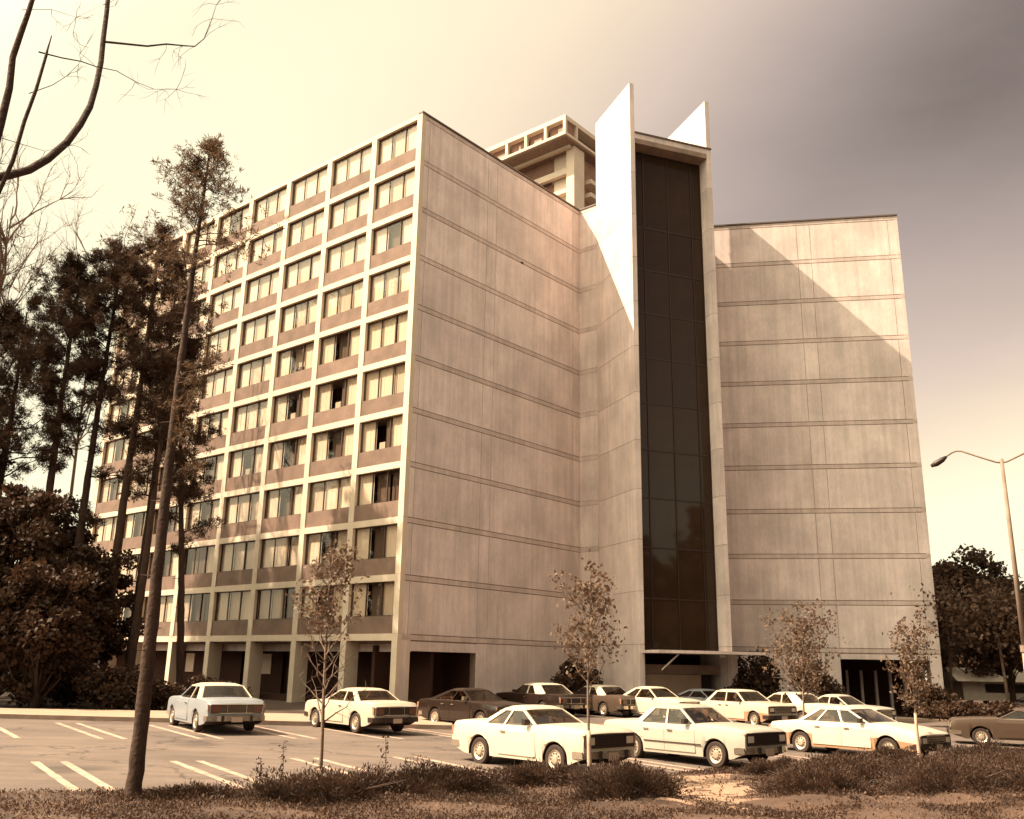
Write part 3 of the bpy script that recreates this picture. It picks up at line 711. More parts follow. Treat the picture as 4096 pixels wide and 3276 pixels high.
    if mir:
        b = MB()
        b.box(wsb - .30, wsb - .20, wbh + .03, wbh + .19, belt + .03, belt + .15) if mir == 1 else None
        b.box(wsb - .30, wsb - .20, -wbh - .19, -wbh - .03, belt + .03, belt + .15)
        b.build('mirror', [M['trim'] if mir != 3 else M['chrome']], car)
    # front
    zf = hood[1]; wf = Wd / 2 * .90
    gz0, gz1 = zf - .36, zf - .07
    b = MB(); b.box(x1 - .03, x1 + .012, -wf + .04, wf - .04, gz0, gz1); b.build('grille_panel', [M['trim']], car)
    b = MB(); gw = wf - .36
    for k in range(5): z = lerp(gz0 + .03, gz1 - .03, k / 4); b.box(x1 + .012, x1 + .022, -gw, gw, z - .006, z + .006)
    for k in range(9 if grille != 'bars' else 15): y = lerp(-gw, gw, k / (8 if grille != 'bars' else 14)); b.box(x1 + .013, x1 + .020, y - .004, y + .004, gz0 + .02, gz1 - .02)
    b.tube([(x1 + .016, -gw, gz0 + .01), (x1 + .016, gw, gz0 + .01), (x1 + .016, gw, gz1 - .01), (x1 + .016, -gw, gz1 - .01), (x1 + .016, -gw, gz0 + .01)], .009, 4)
    b.build('grille', [M['chrome'] if grille != 'black' else M['trim']], car)
    for sg in (1, -1):
        yc = sg * (wf - .19)
        if grille == 'round':
            b = MB(); V = []
            k_ = 20
            for q in range(k_): t = 2 * math.pi * q / k_; V.append((x1 + .02, yc + .085 * math.cos(t), (gz0 + gz1) / 2 + .085 * math.sin(t)))
            V.append((x1 + .045, yc, (gz0 + gz1) / 2)); b.add(V, [(q, (q + 1) % k_, k_) for q in range(k_)])
            b.build('headlight', [M['lamp_g']], car, smooth=True)
        else:
            b = MB(); b.box(x1 + .006, x1 + .024, yc - .11, yc + .11, (gz0 + gz1) / 2 - .07, (gz0 + gz1) / 2 + .075); b.build('headlight', [M['lamp_g']], car)
        b = MB(); ya = sg * (wf - .02); b.box(x1 - .14, x1 + .0, min(ya, ya + sg * .035), max(ya, ya + sg * .035), gz0 + .03, gz1 - .02); b.build('side_lamp', [M['lamp_o']], car)
    # rear
    zr0, zr1 = deck[1] - .35, deck[1] - .10
    b = MB(); b.box(x0 - .012, x0 + .03, -wf + .05, wf - .05, zr0, zr1); b.build('tail_panel', [M['trim'] if rear != 'chrome' else M['p_brown']], car)
    b = MB()
    b.tube([(x0 - .016, -wf + .06, zr0), (x0 - .016, wf - .06, zr0), (x0 - .016, wf - .06, zr1), (x0 - .016, -wf + .06, zr1), (x0 - .016, -wf + .06, zr0)], .011, 4)
    for y in (-.28, .28): b.box(x0 - .022, x0 - .012, y - .006, y + .006, zr0, zr1)
    b.build('tail_trim', [M['chrome']], car)
    for sg in (1, -1):
        yc = sg * (wf - .20); b = MB(); b.box(x0 - .028, x0 - .013, yc - .12, yc + .12, zr0 + .03, zr1 - .03); b.build('tail_light', [M['lamp_r']], car)
        b = MB(); ya = sg * (wf - .005); b.box(x0 + .0, x0 + .16, min(ya, ya + sg * .04), max(ya, ya + sg * .04), zr0 + .03, zr1 - .0); b.build('side_lamp', [M['lamp_o']], car)
    # bumpers
    for xe, sg in ((x1, 1), (x0, -1)):
        b = MB(); P = []
        for v in np.linspace(-1, 1, 13): P.append((xe + sg * (.09 - .10 * abs(v) ** 6), v * (wf + .05), 0))
        zc = .43; P = [(xe - sg * .30, -wf - .055, 0)] + P + [(xe - sg * .30, wf + .055, 0)]
        for k in range(len(P) - 1):
            (xa, ya, _), (xb, yb, _) = P[k], P[k + 1]
            b.hexa([(xa, ya, zc - .07), (xb, yb, zc - .07), (xb - sg * .04, yb * .97, zc - .07), (xa - sg * .04, ya * .97, zc - .07), (xa - sg * .015, ya, zc + .07), (xb - sg * .015, yb, zc + .07), (xb - sg * .05, yb * .97, zc + .07), (xa - sg * .05, ya * .97, zc + .07)])
        bu = b.build('bumper', [M['chrome'] if bumper == 'chrome' else M['trim']], car)
        for y in (-.42, .42):
            b = MB(); b.box(min(xe + sg * .085, xe + sg * .12), max(xe + sg * .085, xe + sg * .12), y - .035, y + .035, zc - .09, zc + .085); b.build('overrider', [M['trim']], bu)
        b = MB(); b.box(min(xe + sg * .092, xe + sg * .10), max(xe + sg * .092, xe + sg * .10), -.16, .16, zc - .12 + (.0 if sg > 0 else .02), zc + .04); pl_ = b.build('licence_plate', [M['plate']], bu)
    # wheels
    for xw in (xf, xr):
        for sg in (1, -1):
            yo = sg * (Wd / 2 - .035); yi = sg * (Wd / 2 - .24)
            k = 28; prof = [(yi, r * .6), (yi, r * .93), (lerp(yi, yo, .12), r), (lerp(yi, yo, .88), r), (yo, r * .93), (yo - sg * .004, r * .70), (yo - sg * .03, r * .66)]
            V = [(xw + rr * math.cos(2 * math.pi * a / k), y, r + rr * math.sin(2 * math.pi * a / k)) for y, rr in prof for a in range(k)]
            F = [(j * k + a, j * k + (a + 1) % k, (j + 1) * k + (a + 1) % k, (j + 1) * k + a) for j in range(len(prof) - 1) for a in range(k)]
            F.append(tuple(range(k)))
            wh = link('wheel', mesh('wheel', V, F, M['tyre'], smooth=True, sharp=40), car)
            b = MB(); pr = [(yo - sg * .02, r * .67), (yo - sg * .003, r * .64), (yo - sg * .030, r * .50), (yo - sg * .022, r * .30), (yo + sg * .004, r * .26), (yo + sg * .008, r * .10)]
            V = [(xw + rr * math.cos(2 * math.pi * a / k), y, r + rr * math.sin(2 * math.pi * a / k)) for y, rr in pr for a in range(k)]
            F = [(j * k + a, j * k + (a + 1) % k, (j + 1) * k + (a + 1) % k, (j + 1) * k + a) for j in range(len(pr) - 1) for a in range(k)] + [tuple(range(5 * k, 6 * k))]
            b.add(V, F)
            link('rim', mesh('rim', b.V, b.F, M['rim'], smooth=True, sharp=35), wh)
            b = MB()
            for q in range(10):
                t = 2 * math.pi * q / 10; cx, cz = xw + r * .40 * math.cos(t), r + r * .40 * math.sin(t)
                y_ = yo - sg * .020
                b.add([(cx + .022 * math.cos(u_), y_, cz + .022 * math.sin(u_)) for u_ in np.linspace(0, 5.5, 8)], [tuple(range(8))])
            b.build('rim_slots', [M['trim']], wh)
    return car

G_ = 'cars parked in the lot'
make_car(-9.24, 30.93, R(122.5), 'pale blue older sedan with a cream roof, tail toward the lot, leftmost car', G_, L=4.75, Wd=1.80, H=1.38, wb=2.82, fo=.78, body='p_blue', roofm='p_white',
         doors=2, vinyl=True, rear='chrome', c_pillar=.40, hood=(.95, .90), deck=(.97, .92), rg=(-.10, .50), grille='round', mir=3)
make_car(-4.92, 32.44, R(129), 'off-white two-door sedan with a wide dark tail panel, second car from the left', G_, L=4.5, Wd=1.74, H=1.33, wb=2.65, fo=.78, body='p_pale',
         doors=2, c_pillar=.30, hood=(.93, .88), deck=(.96, .91), rg=(-.12, .58), rear='dark', bumper='black', mir=3)
make_car(-1.15, 35.6, R(-48), 'dark glossy fastback behind the white coupe, in front of the garage opening', G_, L=4.5, Wd=1.76, H=1.34, wb=2.55, fo=.85, body='p_dark', doors=4, c_pillar=.35, hood=(.93, .85), rg=(-.45, 1.0), grille='bars', mir=3)
make_car(.85, 22.95, R(-47.5), 'white two-door coupe with black square grille and big black mirror, nearest car', G_, L=4.35, Wd=1.82, H=1.34, wb=2.48, fo=.83, body='p_white', doors=2,
         c_pillar=.20, hood=(.97, .92), deck=(.95, .93), rg=(-.02, .62), ws=(.60, .62), grille='black', mir=2)
make_car(4.85, 25.55, R(-49.5), 'silver white four-door sedan with dark side trim line, middle of the near row', G_, L=4.65, Wd=1.84, H=1.39, wb=2.67, fo=.85, body='p_cream', doors=4,
         c_pillar=.22, hood=(.97, .90), deck=(.95, .91), rg=(.05, .45), ws=(.62, .60), grille='black', mir=2, trimline=.50)
make_car(10.35, 29.1, R(-50.5), 'white four-door with sloping nose and tan lower sills, right end of the near row', G_, L=4.85, Wd=1.84, H=1.37, wb=2.78, fo=.95, body='p_white', doors=4,
         c_pillar=.16, hood=(.95, .78), deck=(.93, .84), rg=(-.10, .66), ws=(.50, .78), grille='bars', bumper='black', mir=2, hatch=True, lower_body='p_tan')
make_car(1.5, 46.6, R(126), 'dark coupe with a white landau roof parked behind the white coupe', G_, L=5.1, Wd=1.9, H=1.40, wb=2.9, fo=.9, body='p_dark', roofm='p_white', doors=2, vinyl=True, c_pillar=.75)
make_car(4.4, 47.6, R(126), 'brown-bodied coupe with a pale roof behind the thin near sapling', G_, L=4.9, Wd=1.85, H=1.38, wb=2.8, fo=.9, body='p_brown', roofm='p_white', doors=2, vinyl=True, c_pillar=.6)
make_car(7.0, 45.6, R(-52), 'white hatchback showing only its roof and windows above the silver sedan', G_, L=4.3, Wd=1.75, H=1.42, wb=2.5, fo=.8, body='p_white', doors=2, c_pillar=.25, rg=(-.45, .85))
make_car(10.0, 48.9, R(-52), 'low grey car farthest back near the tower entrance', G_, L=4.5, Wd=1.75, H=1.32, wb=2.6, fo=.85, body='p_blue', doors=2, c_pillar=.3, rg=(-.3, .8))
make_car(10.5, 42.9, R(-60), 'tan two-tone wagon with white roof and dark flared wheel arches', G_, L=4.4, Wd=1.8, H=1.47, wb=2.5, fo=.82, body='p_pale', roofm='p_white', doors=4, c_pillar=.2, rg=(-.5, .5), grille='bars', lower_body='p_tan', bumper='black', hood=(1.0, .93), belt=.97)
make_car(12.8, 44.8, R(127), 'white coupe with thick rear pillars right of the tan wagon', G_, L=5.0, Wd=1.85, H=1.40, wb=2.8, fo=.9, body='p_white', doors=2, c_pillar=.62)
make_car(14.8, 48.2, R(-52), 'dark sedan mostly hidden behind the small pale sedan', G_, L=4.5, Wd=1.75, H=1.38, wb=2.6, fo=.85, body='p_dark', doors=4)
make_car(15.1, 43.9, R(-52), 'small pale four-door sedan behind the sloping-nosed white car', G_, L=4.2, Wd=1.68, H=1.38, wb=2.45, fo=.78, body='p_cream', doors=4, c_pillar=.14, mir=3)
make_car(18.35, 35.45, R(158), 'brown fastback coupe cut off by the right edge of the photo', G_, L=4.5, Wd=1.75, H=1.30, wb=2.5, fo=.95, body='p_brown', doors=2, c_pillar=.3, rg=(-.3, 1.1), grille='bars', mir=3)

# ================================================================= VEGETATION
def rvec(rng, n):
    v = rng.normal(size=(n, 3)); return v / np.linalg.norm(v, axis=1)[:, None]
def leaf_quads(P, size, rng, aspect=.6, jitter=.35, up=.0, dirs=None):
    """one quad per point; returns (n*4,3)"""
    P = np.asarray(P, float); n = len(P); s = size * (1 + rng.uniform(-jitter, jitter, n))[:, None]
    a = rvec(rng, n) if dirs is None else dirs
    a[:, 2] += up; a /= np.linalg.norm(a, axis=1)[:, None]
    b = np.cross(a, rvec(rng, n)); b /= (np.linalg.norm(b, axis=1)[:, None] + 1e-9)
    Vv = np.stack([P, P + a * s * .5 + b * s * aspect * .5, P + a * s, P + a * s * .5 - b * s * aspect * .5], 1)
    return Vv.reshape(-1, 3)
def needles(P, size, rng, k=9, w=.09, up=.4):
    P = np.repeat(np.asarray(P, float), k, 0); n = len(P)
    return leaf_quads(P, size, rng, aspect=w * 2, up=up)
def foliage(name, V, m, parent, loc, kind='stuff'):
    o = link(name, quads(name, np.asarray(V) - np.array(loc), m), parent); tag(o, kind=kind); return o

def pine(x, y, h, r, label, group, crown_from=.55, crown_r=1.8, seed=1, lean=(0, 0), dens=1.0, tuft=.21, m='needle', z0=None, conical=False, tk=7, nm='pine_tree', lowlimbs=4):
    rng = np.random.default_rng(seed); z0 = gz(x, y) if z0 is None else z0
    root = empty(nm, (x, y, z0), 0, label, 'tree', group)
    def tp(t): return np.array([lean[0] * t + .012 * h * math.sin(t * 3 + seed) * t, lean[1] * t + .010 * h * math.cos(t * 4 + seed) * t, h * t])
    pts = [tp(t) + rng.normal(0, r * .03, 3) * np.array([1, 1, 0]) for t in np.linspace(0, 1, 64)]
    rad = [r * (1.35 if k == 0 else (1.12 if k == 1 else 1)) * (1 - .86 * (k / 63) ** 1.2) * rng.uniform(.95, 1.05) for k in range(64)]
    b = MB(); b.tube(pts, rad, 10)
    tr = b.build('trunk', [M['bark']], root, smooth=True)
    limb = MB(); tufts = []
    for q in range(14):
        t = rng.uniform(.2, crown_from); az = rng.uniform(0, 6.283); L_ = rng.uniform(.08, .45) * (crown_r / 2); p0 = tp(t)
        limb.tube([p0, p0 + np.array([math.cos(az) * L_, math.sin(az) * L_, rng.uniform(-.1, .15) * L_])], [r * .09, r * .04], 4)
    nl = int((30 if conical else 34) * dens)
    for q in range(nl + lowlimbs):
        if q < nl: t = crown_from + (1 - crown_from) * ((q + rng.uniform(0, .8)) / nl) ** .9
        else: t = crown_from * rng.uniform(.55, 1.0)
        u = (t - crown_from) / (1 - crown_from)
        if conical: R_ = crown_r * (1.04 - u) ** .75
        else: R_ = crown_r * (math.sin(math.pi * min(1, .22 + .72 * max(0, u))) ** .7) * rng.uniform(.55, 1.15)
        if q >= nl: R_ = crown_r * rng.uniform(.35, .8)
        R_ *= rng.uniform(.7, 1.1)
        az = rng.uniform(0, 6.283); p0 = tp(t); up_ = rng.uniform(.05, .5) if u > .1 else rng.uniform(-.15, .25)
        P = [p0]
        K = 5
        for j in range(1, K + 1):
            f = j / K; P.append(p0 + np.array([math.cos(az) * R_ * f, math.sin(az) * R_ * f, up_ * R_ * f + .25 * R_ * f * f]) + rng.normal(0, .035 * R_, 3))
        r0 = max(.008, rad[int(t * 63)] * .30); limb.tube(P, [r0 * (1 - .8 * j / K) for j in range(K + 1)], 4, cap=False)
        for j in range(2, K + 1):
            nt_ = (1 if q >= nl and j < 4 else (3 if not conical else 3))
            for s_ in range(nt_):
                c = P[j] + rng.normal(0, 1, 3) * np.array([.20, .20, .10]) * R_ * (.6 + .4 * j / K)
                limb.tube([P[j - 1], c], [r0 * .25, r0 * .12], 3, cap=False)
                for w_ in range(tk): tufts.append(c + rng.normal(0, tuft * .55, 3))
    tag(limb.build('limbs', [M['bark']], root), kind='stuff')
    V = needles(tufts, tuft, rng, 10, .07)
    o = link('crown', quads('crown', V, M[m]), root); tag(o, kind='stuff')
    return root

PG = 'tall pines in front of the left facade'
pine(-5.75, 15.6, 11.5, .125, 'tall slim pine with pointed sparse top standing at the near edge of the lot', None, .76, 1.3, 3, lean=(.05, 0), dens=1.0, tuft=.10, conical=True, tk=3, m='needle2', z0=-2.2, lowlimbs=6)
pine(-18.2, 43.8, 22.6, .25, 'straight dark pine in the clump, left of its close twin trunk', PG, .66, 2.2, 5, dens=.95, tk=8)
pine(-17.6, 45.4, 21.4, .24, 'straight dark pine in the clump, right of its close twin trunk', PG, .66, 2.0, 6, dens=.8, tk=8)
pine(-16.8, 43.3, 15.6, .22, 'shorter pine right of the twin trunks, in line with the sidewalk', PG, .70, 1.9, 7, dens=.75, tk=8, lean=(.3, 0))
pine(-15.3, 46.0, 17.6, .20, 'pine closest to the blue car, its crown over the middle bays', PG, .52, 2.6, 8, lean=(-1.7, 0), dens=1.1, tk=8)
pine(-21.4, 43.5, 21.0, .25, 'leftmost pine in the clump with a ragged round crown', PG, .55, 2.5, 9, dens=1.4, tk=9, lean=(-.2, 0))
pine(-20.2, 44.4, 22.2, .24, 'pine with spiky top between the leftmost pine and the twins', PG, .62, 2.3, 10, dens=1.2, tk=9)
pine(-24.6, 44.5, 18.5, .25, 'pine at the extreme left edge of the photo', PG, .42, 3.2, 12, dens=1.6, tk=9)
for i, (x, y, h) in enumerate([(-29.3, 41.0, 30.0), (-30.5, 42.9, 30.0), (-31.5, 44.6, 30.5), (-32, 46.8, 30.0), (-33.5, 48.8, 30.0), (-35.5, 51.0, 30.5)]):
    pine(x, y, h, .3, 'tall pine left of the view, ' + ['nearest the lot', 'second from the lot', 'third from the lot', 'third from the far end', 'second from the far end', 'farthest from the lot'][i], 'tall pines left of the view', .58, 2.7, 160 + i, dens=1.2, tk=5, tuft=.42, nm='pine_tree')

def broadleaf(x, y, h, r, cr, label, group, seed=1, z0=None, crown_from=.3, leaf=.22, n=9000, m='leaf', nm='broadleaf_tree', squash=1.0, clumps=40, trunkm='bark'):
    rng = np.random.default_rng(seed); z0 = gz(x, y) if z0 is None else z0
    root = empty(nm, (x, y, z0), 0, label, 'tree', group)
    b = MB(); b.tube([(0.05 * math.sin(seed + t * 3) * t, .05 * t, h * .8 * t) for t in np.linspace(0, 1, 9)], [r * (1.2 if k == 0 else 1) * (1 - .7 * k / 8) for k in range(9)], 8)
    b.build('trunk', [M[trunkm]], root, smooth=True)
    zc = h * (crown_from + 1) / 2; hz = h * (1 - crown_from) / 2
    C = []; lb = MB()
    for q in range(clumps):
        d = rvec(rng, 1)[0]; f = rng.uniform(.35, .95)
        taper = 1 - .35 * max(0, d[2])
        c = np.array([d[0] * cr * f * taper, d[1] * cr * f * taper, zc + d[2] * hz * f]); C.append(c)
        s = np.array([0, 0, max(h * crown_from * .8, c[2] - hz * .7)])
        s[2] = min(s[2], h * .78)
        lb.tube([s, (s + c) / 2 + rng.normal(0, .1 * cr, 3), c], [r * .35, r * .2, r * .06], 4, cap=False)
    tag(lb.build('limbs', [M[trunkm]], root), kind='stuff')
    C = np.array(C); w = rng.integers(0, clumps, n); sz = rng.uniform(.13, .30, clumps)[w][:, None] * cr
    off = rvec(rng, n) * (rng.uniform(0, 1, n) ** .45)[:, None] * sz * np.array([1.25, 1.25, .8])
    P = C[w] + off
    o = link('crown', quads('crown', leaf_quads(P, leaf, rng, .75), M[m]), root); tag(o, kind='stuff')
    return root
DG = 'dense broadleaf trees at the left edge'
for i, (x, y, h, cr, lb) in enumerate([
    (-17.9, 37.4, 6.6, 2.1, 'dense dark broadleaf tree beside the sidewalk at the left, nearest of the thicket'),
    (-20.2, 38.6, 9.6, 2.8, 'bushy broadleaf tree with light-flecked top at the left edge below the pines'),
    (-19.2, 43.5, 7.5, 2.5, 'dark rounded tree behind the pine trunks at the far end of the facade'),
    (-22.5, 36.5, 9.0, 3.0, 'broad dark tree cut by the left edge of the photo'),
    (-22.6, 47.5, 10.5, 2.8, 'mid-height leafy tree filling the gap behind the left pines'),
    (-24.5, 41.5, 13.5, 3.2, 'tallest broadleaf tree in the thicket, under the edge pine')]):
    broadleaf(x, y, h, .16, cr, lb, DG, 20 + i, crown_from=.02, leaf=.20, n=15000, clumps=64)
def shrub(x, y, h, cr, label, seed, m='leaf', leaf=.12, n=3500, z0=None, group=None, cat='shrub', nm='shrub'):
    rng = np.random.default_rng(seed); z0 = gz(x, y) if z0 is None else z0
    root = empty(nm, (x, y, z0), 0, label, cat, group)
    b = MB(); C = []
    for q in range(18):
        az = rng.uniform(0, 6.283); f = rng.uniform(.1, .85); c = np.array([math.cos(az) * cr * f, math.sin(az) * cr * f, h * rng.uniform(.2, .9) * (1 - .35 * f)]); C.append(c)
        b.tube([(0, 0, 0), c * .5 + np.array([0, 0, .1 * h]), c], [.03, .02, .006], 4, cap=False)
    tag(b.build('stems', [M['bark']], root), kind='stuff')
    C = np.array(C); w = rng.integers(0, 18, n); P = C[w] + rvec(rng, n) * (rng.uniform(0, 1, n) ** .5)[:, None] * np.array([cr * .38, cr * .38, h * .28])
    P[:, 2] = np.abs(P[:, 2])
    o = link('foliage', quads('foliage', leaf_quads(P, leaf, rng, .7), M[m]), root); tag(o, kind='stuff'); return root
shrub(3.55, 52.2, 2.4, 1.4, 'dark shrub in the nook between the end wall and the tower', 31, leaf=.2, n=4500)
shrub(13.3, 52.6, 3.3, 1.5, 'tall dark shrub just right of the tower entrance', 32, leaf=.2, n=5000)
shrub(17.0, 53.3, 3.2, 1.6, 'dark round shrub against the right wing beside its garage opening', 33, leaf=.2, n=5000)
shrub(23.0, 53.2, 1.9, 1.4, 'low dark shrub inside the shade of the right garage opening', 34, leaf=.2, n=3500)
shrub(21.4, 46.6, 1.15, 1.6, 'wide dark hedge-like bush past the right corner of the building', 35, leaf=.16, n=6000)
shrub(26.5, 52.0, 1.1, 2.2, 'low bush below the white house at the right', 36, leaf=.16, n=5000)
shrub(-15.2, 38.6, 1.8, 1.5, 'dark undergrowth bush behind the sidewalk, right of the thicket', 71, leaf=.14, n=5000)
shrub(-18.0, 40.2, 2.3, 1.9, 'dark undergrowth bush at the feet of the twin pines', 72, leaf=.15, n=6000)
shrub(-13.4, 42.6, 1.3, 1.4, 'low dark bush in front of the arcade pillars near the leaning pine', 73, leaf=.14, n=4000)
shrub(-22.0, 47.0, 2.6, 2.4, 'dark bush at the far end of the arcade', 74, leaf=.18, n=6000)
shrub(-14.2, 39.6, 1.3, 1.1, 'small dark shrub at the foot of the pines behind the sidewalk', 37, leaf=.14, n=3000)
shrub(-11.2, 40.4, 1.2, .9, 'low shrub against the arcade left of the blue car', 38, leaf=.14, n=2500)

def sapling(x, y, h, cr, label, seed, z0, crown_from=.38, n=1300, leaf=.075, wrap=.45, r=.026, spread=1.0, m='leaf_s', group=None, twigs=24, leaf_from=0.):
    rng = np.random.default_rng(seed); root = empty('sapling', (x, y, z0), 0, label, 'young tree', group)
    b = MB(); T = lambda t: np.array([.10 * math.sin(t * 2.6 + seed) * t * h * .25, .05 * math.cos(t * 3 + seed) * t * h * .25, h * t])
    b.tube([T(t) for t in np.linspace(0, .93, 12)], [r * (1.5 if k == 0 else 1) * (1 - .85 * k / 11) for k in range(12)], 8); b.build('trunk', [M['bark_g']], root, smooth=True)
    if wrap:
        b = MB(); b.tube([T(t) for t in np.linspace(-.01, wrap / h, 5)], [r * 2.0, r * 1.45, r * 1.3, r * 1.2, r * 1.1], 8); b.build('trunk_wrap', [M['wrap']], root, smooth=True)
        b = MB(); k = 14; b.add([(cr * .0 + .20 * math.cos(a) * (1 + .2 * math.sin(3 * a)), .20 * math.sin(a), .03) for a in np.linspace(0, 6.0, k)] + [(0, 0, .09)], [(q, (q + 1) % k, k) for q in range(k)]); b.build('mulch_ring', [M['wrap']], root)
    lb = MB(); tips = []
    for q in range(twigs):
        t = crown_from + (.93 - crown_from) * (q / twigs) ** 1.1; p0 = T(t); az = q * 2.4 + rng.uniform(-.5, .5); u = (t - crown_from) / (1 - crown_from)
        Ln = cr * spread * rng.uniform(.55, 1.15) * (1 - .35 * u); up_ = rng.uniform(.7, 1.5)
        P = [p0]
        for j in (1, 2, 3, 4): P.append(p0 + np.array([math.cos(az) * Ln * (j / 4) ** .85, math.sin(az) * Ln * (j / 4) ** .85, up_ * Ln * j / 4]) + rng.normal(0, .03 * Ln, 3))
        lb.tube(P, [r * .38, r * .3, r * .2, r * .14, r * .08], 4, cap=False)
        for j in (1, 2, 3, 4):
            for s_ in range(2):
                e_ = P[j] + rng.normal(0, .16 * cr, 3); lb.tube([P[j], e_], [r * .12, r * .05], 3, cap=False); tips.append(P[j] + (e_ - P[j]) * .5); tips.append(e_)
    tag(lb.build('branches', [M['bark_g']], root), kind='stuff')
    tips = np.array(tips); tips = tips[tips[:, 2] > leaf_from * h]; w = rng.integers(0, len(tips), n); P = tips[w] + rng.normal(0, .055 * cr + .02, (n, 3))
    o = link('leaves', quads('leaves', leaf_quads(P, leaf, rng, .6), M[m]), root); tag(o, kind='stuff'); return root
sapling(-3.17, 17.2, 4.3, .72, 'young forked tree with pale wrapped foot left of the white coupe', 41, bankz(-3.17, 17.2), .27, n=1000, leaf=.085, wrap=.42, r=.04, m='leaf_s', twigs=30, leaf_from=.62)
sapling(1.68, 19.9, 4.15, .78, 'slender sapling with pale lower trunk in front of the white coupe grille', 42, bankz(1.68, 19.9), .45, n=1500, leaf=.09, wrap=1.0, r=.036)
sapling(11.1, 26.7, 3.75, .72, 'sapling with pale thin trunk in front of the sloping-nosed white car', 43, bankz(11.1, 26.7), .36, n=1400, leaf=.10, wrap=1.3, r=.036)
sapling(9.95, 33.0, 4.1, 1.15, 'round-headed sapling standing between the two rows of cars', 44, gz(10, 33), .36, n=2000, leaf=.12, wrap=0, r=.045, twigs=32)

# bare trees
def bare_tree(x, y, h, r, label, seed, group=None, m='twig'):
    rng = np.random.default_rng(seed); root = empty('bare_tree', (x, y, gz(x, y)), 0, label, 'tree', group)
    b = MB(); tb = MB()
    b.tube([(.15 * math.sin(t * 4 + seed), 0, h * t) for t in np.linspace(0, .95, 10)], [r * (1 - .85 * k / 9) for k in range(10)], 6); b.build('trunk', [M['twig']], root, smooth=True)
    def br(p, d, L, rr, lv):
        P = [p]; dd = d.copy()
        for j in range(4): dd = dd + rng.normal(0, .13, 3) + np.array([0, 0, .10]); dd /= np.linalg.norm(dd); P.append(P[-1] + dd * L / 4)
        tb.tube(P, [rr * (1 - .17 * j) for j in range(5)], 4 if lv < 2 else 3, cap=False)
        if lv < 3:
            for q in range(4): k = rng.integers(1, 5); nd = dd + rng.normal(0, .5, 3); nd /= np.linalg.norm(nd); br(P[k], nd, L * .55, rr * .5, lv + 1)
    for q in range(16):
        t = rng.uniform(.42, .95); az = rng.uniform(0, 6.283); d = np.array([math.cos(az) * .6, math.sin(az) * .6, .75]); d /= np.linalg.norm(d)
        br(np.array([.15 * math.sin(t * 4 + seed), 0, h * t]), d, h * .17 * (1.25 - t * .5), r * .35, 0)
    tag(tb.build('branches', [M['twig']], root), kind='stuff'); return root
bare_tree(-27.5, 47.0, 27.0, .20, 'leafless pale tree rising behind the pines at the left edge', 51)
bare_tree(-24.3, 51.5, 26.0, .15, 'thin leafless tree between the edge tree and the pine tops', 52)
bare_tree(-30.0, 52.0, 24.0, .16, 'leafless tree partly hidden behind the leftmost pine crown', 53)

# overhanging bare limbs, top left
ot = empty('bare_tree', (-8.2, 8.6, gz(-8.2, 8.6)), 0, 'near leafless tree whose curved dark limbs hang into the top left corner', 'tree')
OT = np.array([-8.2, 8.6, gz(-8.2, 8.6)])
def rel(P): return [np.array(p) - OT for p in P]
b = MB(); b.tube([(0, 0, 0), (0.1, .1, 3), (.25, .1, 6), (.1, .2, 9), (.2, .1, 12), (0, 0, 15)], [.26, .22, .19, .16, .12, .05], 10); b.build('trunk', [M['bark']], ot, smooth=True)
L1 = [(-8.0, 8.7, 4.3), (-7.1, 9.1, 4.85), (-6.22, 9.67, 5.25), (-6.05, 9.92, 5.44), (-6.01, 10.09, 5.57), (-5.93, 10.27, 5.73), (-5.83, 10.46, 5.99), (-5.73, 10.66, 6.35), (-5.68, 10.82, 6.71), (-5.66, 10.96, 7.07), (-5.69, 11.09, 7.47), (-5.73, 11.2, 7.92), (-5.8, 11.3, 8.38), (-5.86, 11.4, 8.86), (-5.94, 11.5, 9.48), (-6.0, 11.6, 10.6)]
b = MB(); b.tube(rel(L1), [.075, .065, .056, .054, .052, .05, .048, .046, .044, .042, .040, .038, .036, .034, .032, .02], 8); l1 = b.build('limb', [M['bark']], ot, smooth=True)
L3 = [(-8.1, 8.9, 5.2), (-6.6, 9.15, 5.2), (-5.76, 9.37, 5.39), (-5.75, 9.38, 5.81), (-5.73, 9.39, 6.28), (-5.75, 9.38, 6.68), (-5.72, 9.4, 7.01), (-5.69, 9.42, 7.3), (-5.66, 9.44, 7.7), (-5.6, 9.5, 8.6)]
L2 = [(-8.1, 8.8, 3.8), (-6.8, 9.1, 4.3), (-5.73, 9.39, 4.87), (-5.67, 9.48, 5.4), (-5.66, 9.55, 5.95), (-5.63, 9.62, 6.41), (-5.62, 9.69, 6.94), (-5.64, 9.73, 7.04), (-5.63, 9.75, 7.25)]
b = MB(); b.tube(rel(L2), [.04, .034, .026, .024, .022, .020, .017, .012, .006], 6); b.build('limb', [M['bark']], ot, smooth=True)
b = MB(); b.tube(rel([(x - .07, y, z) for x, y, z in L3]), [.07, .06, .05, .046, .04, .036, .034, .03, .026, .02], 7); b.build('limb', [M['bark']], ot, smooth=True)
tw = MB(); rng = np.random.default_rng(77)
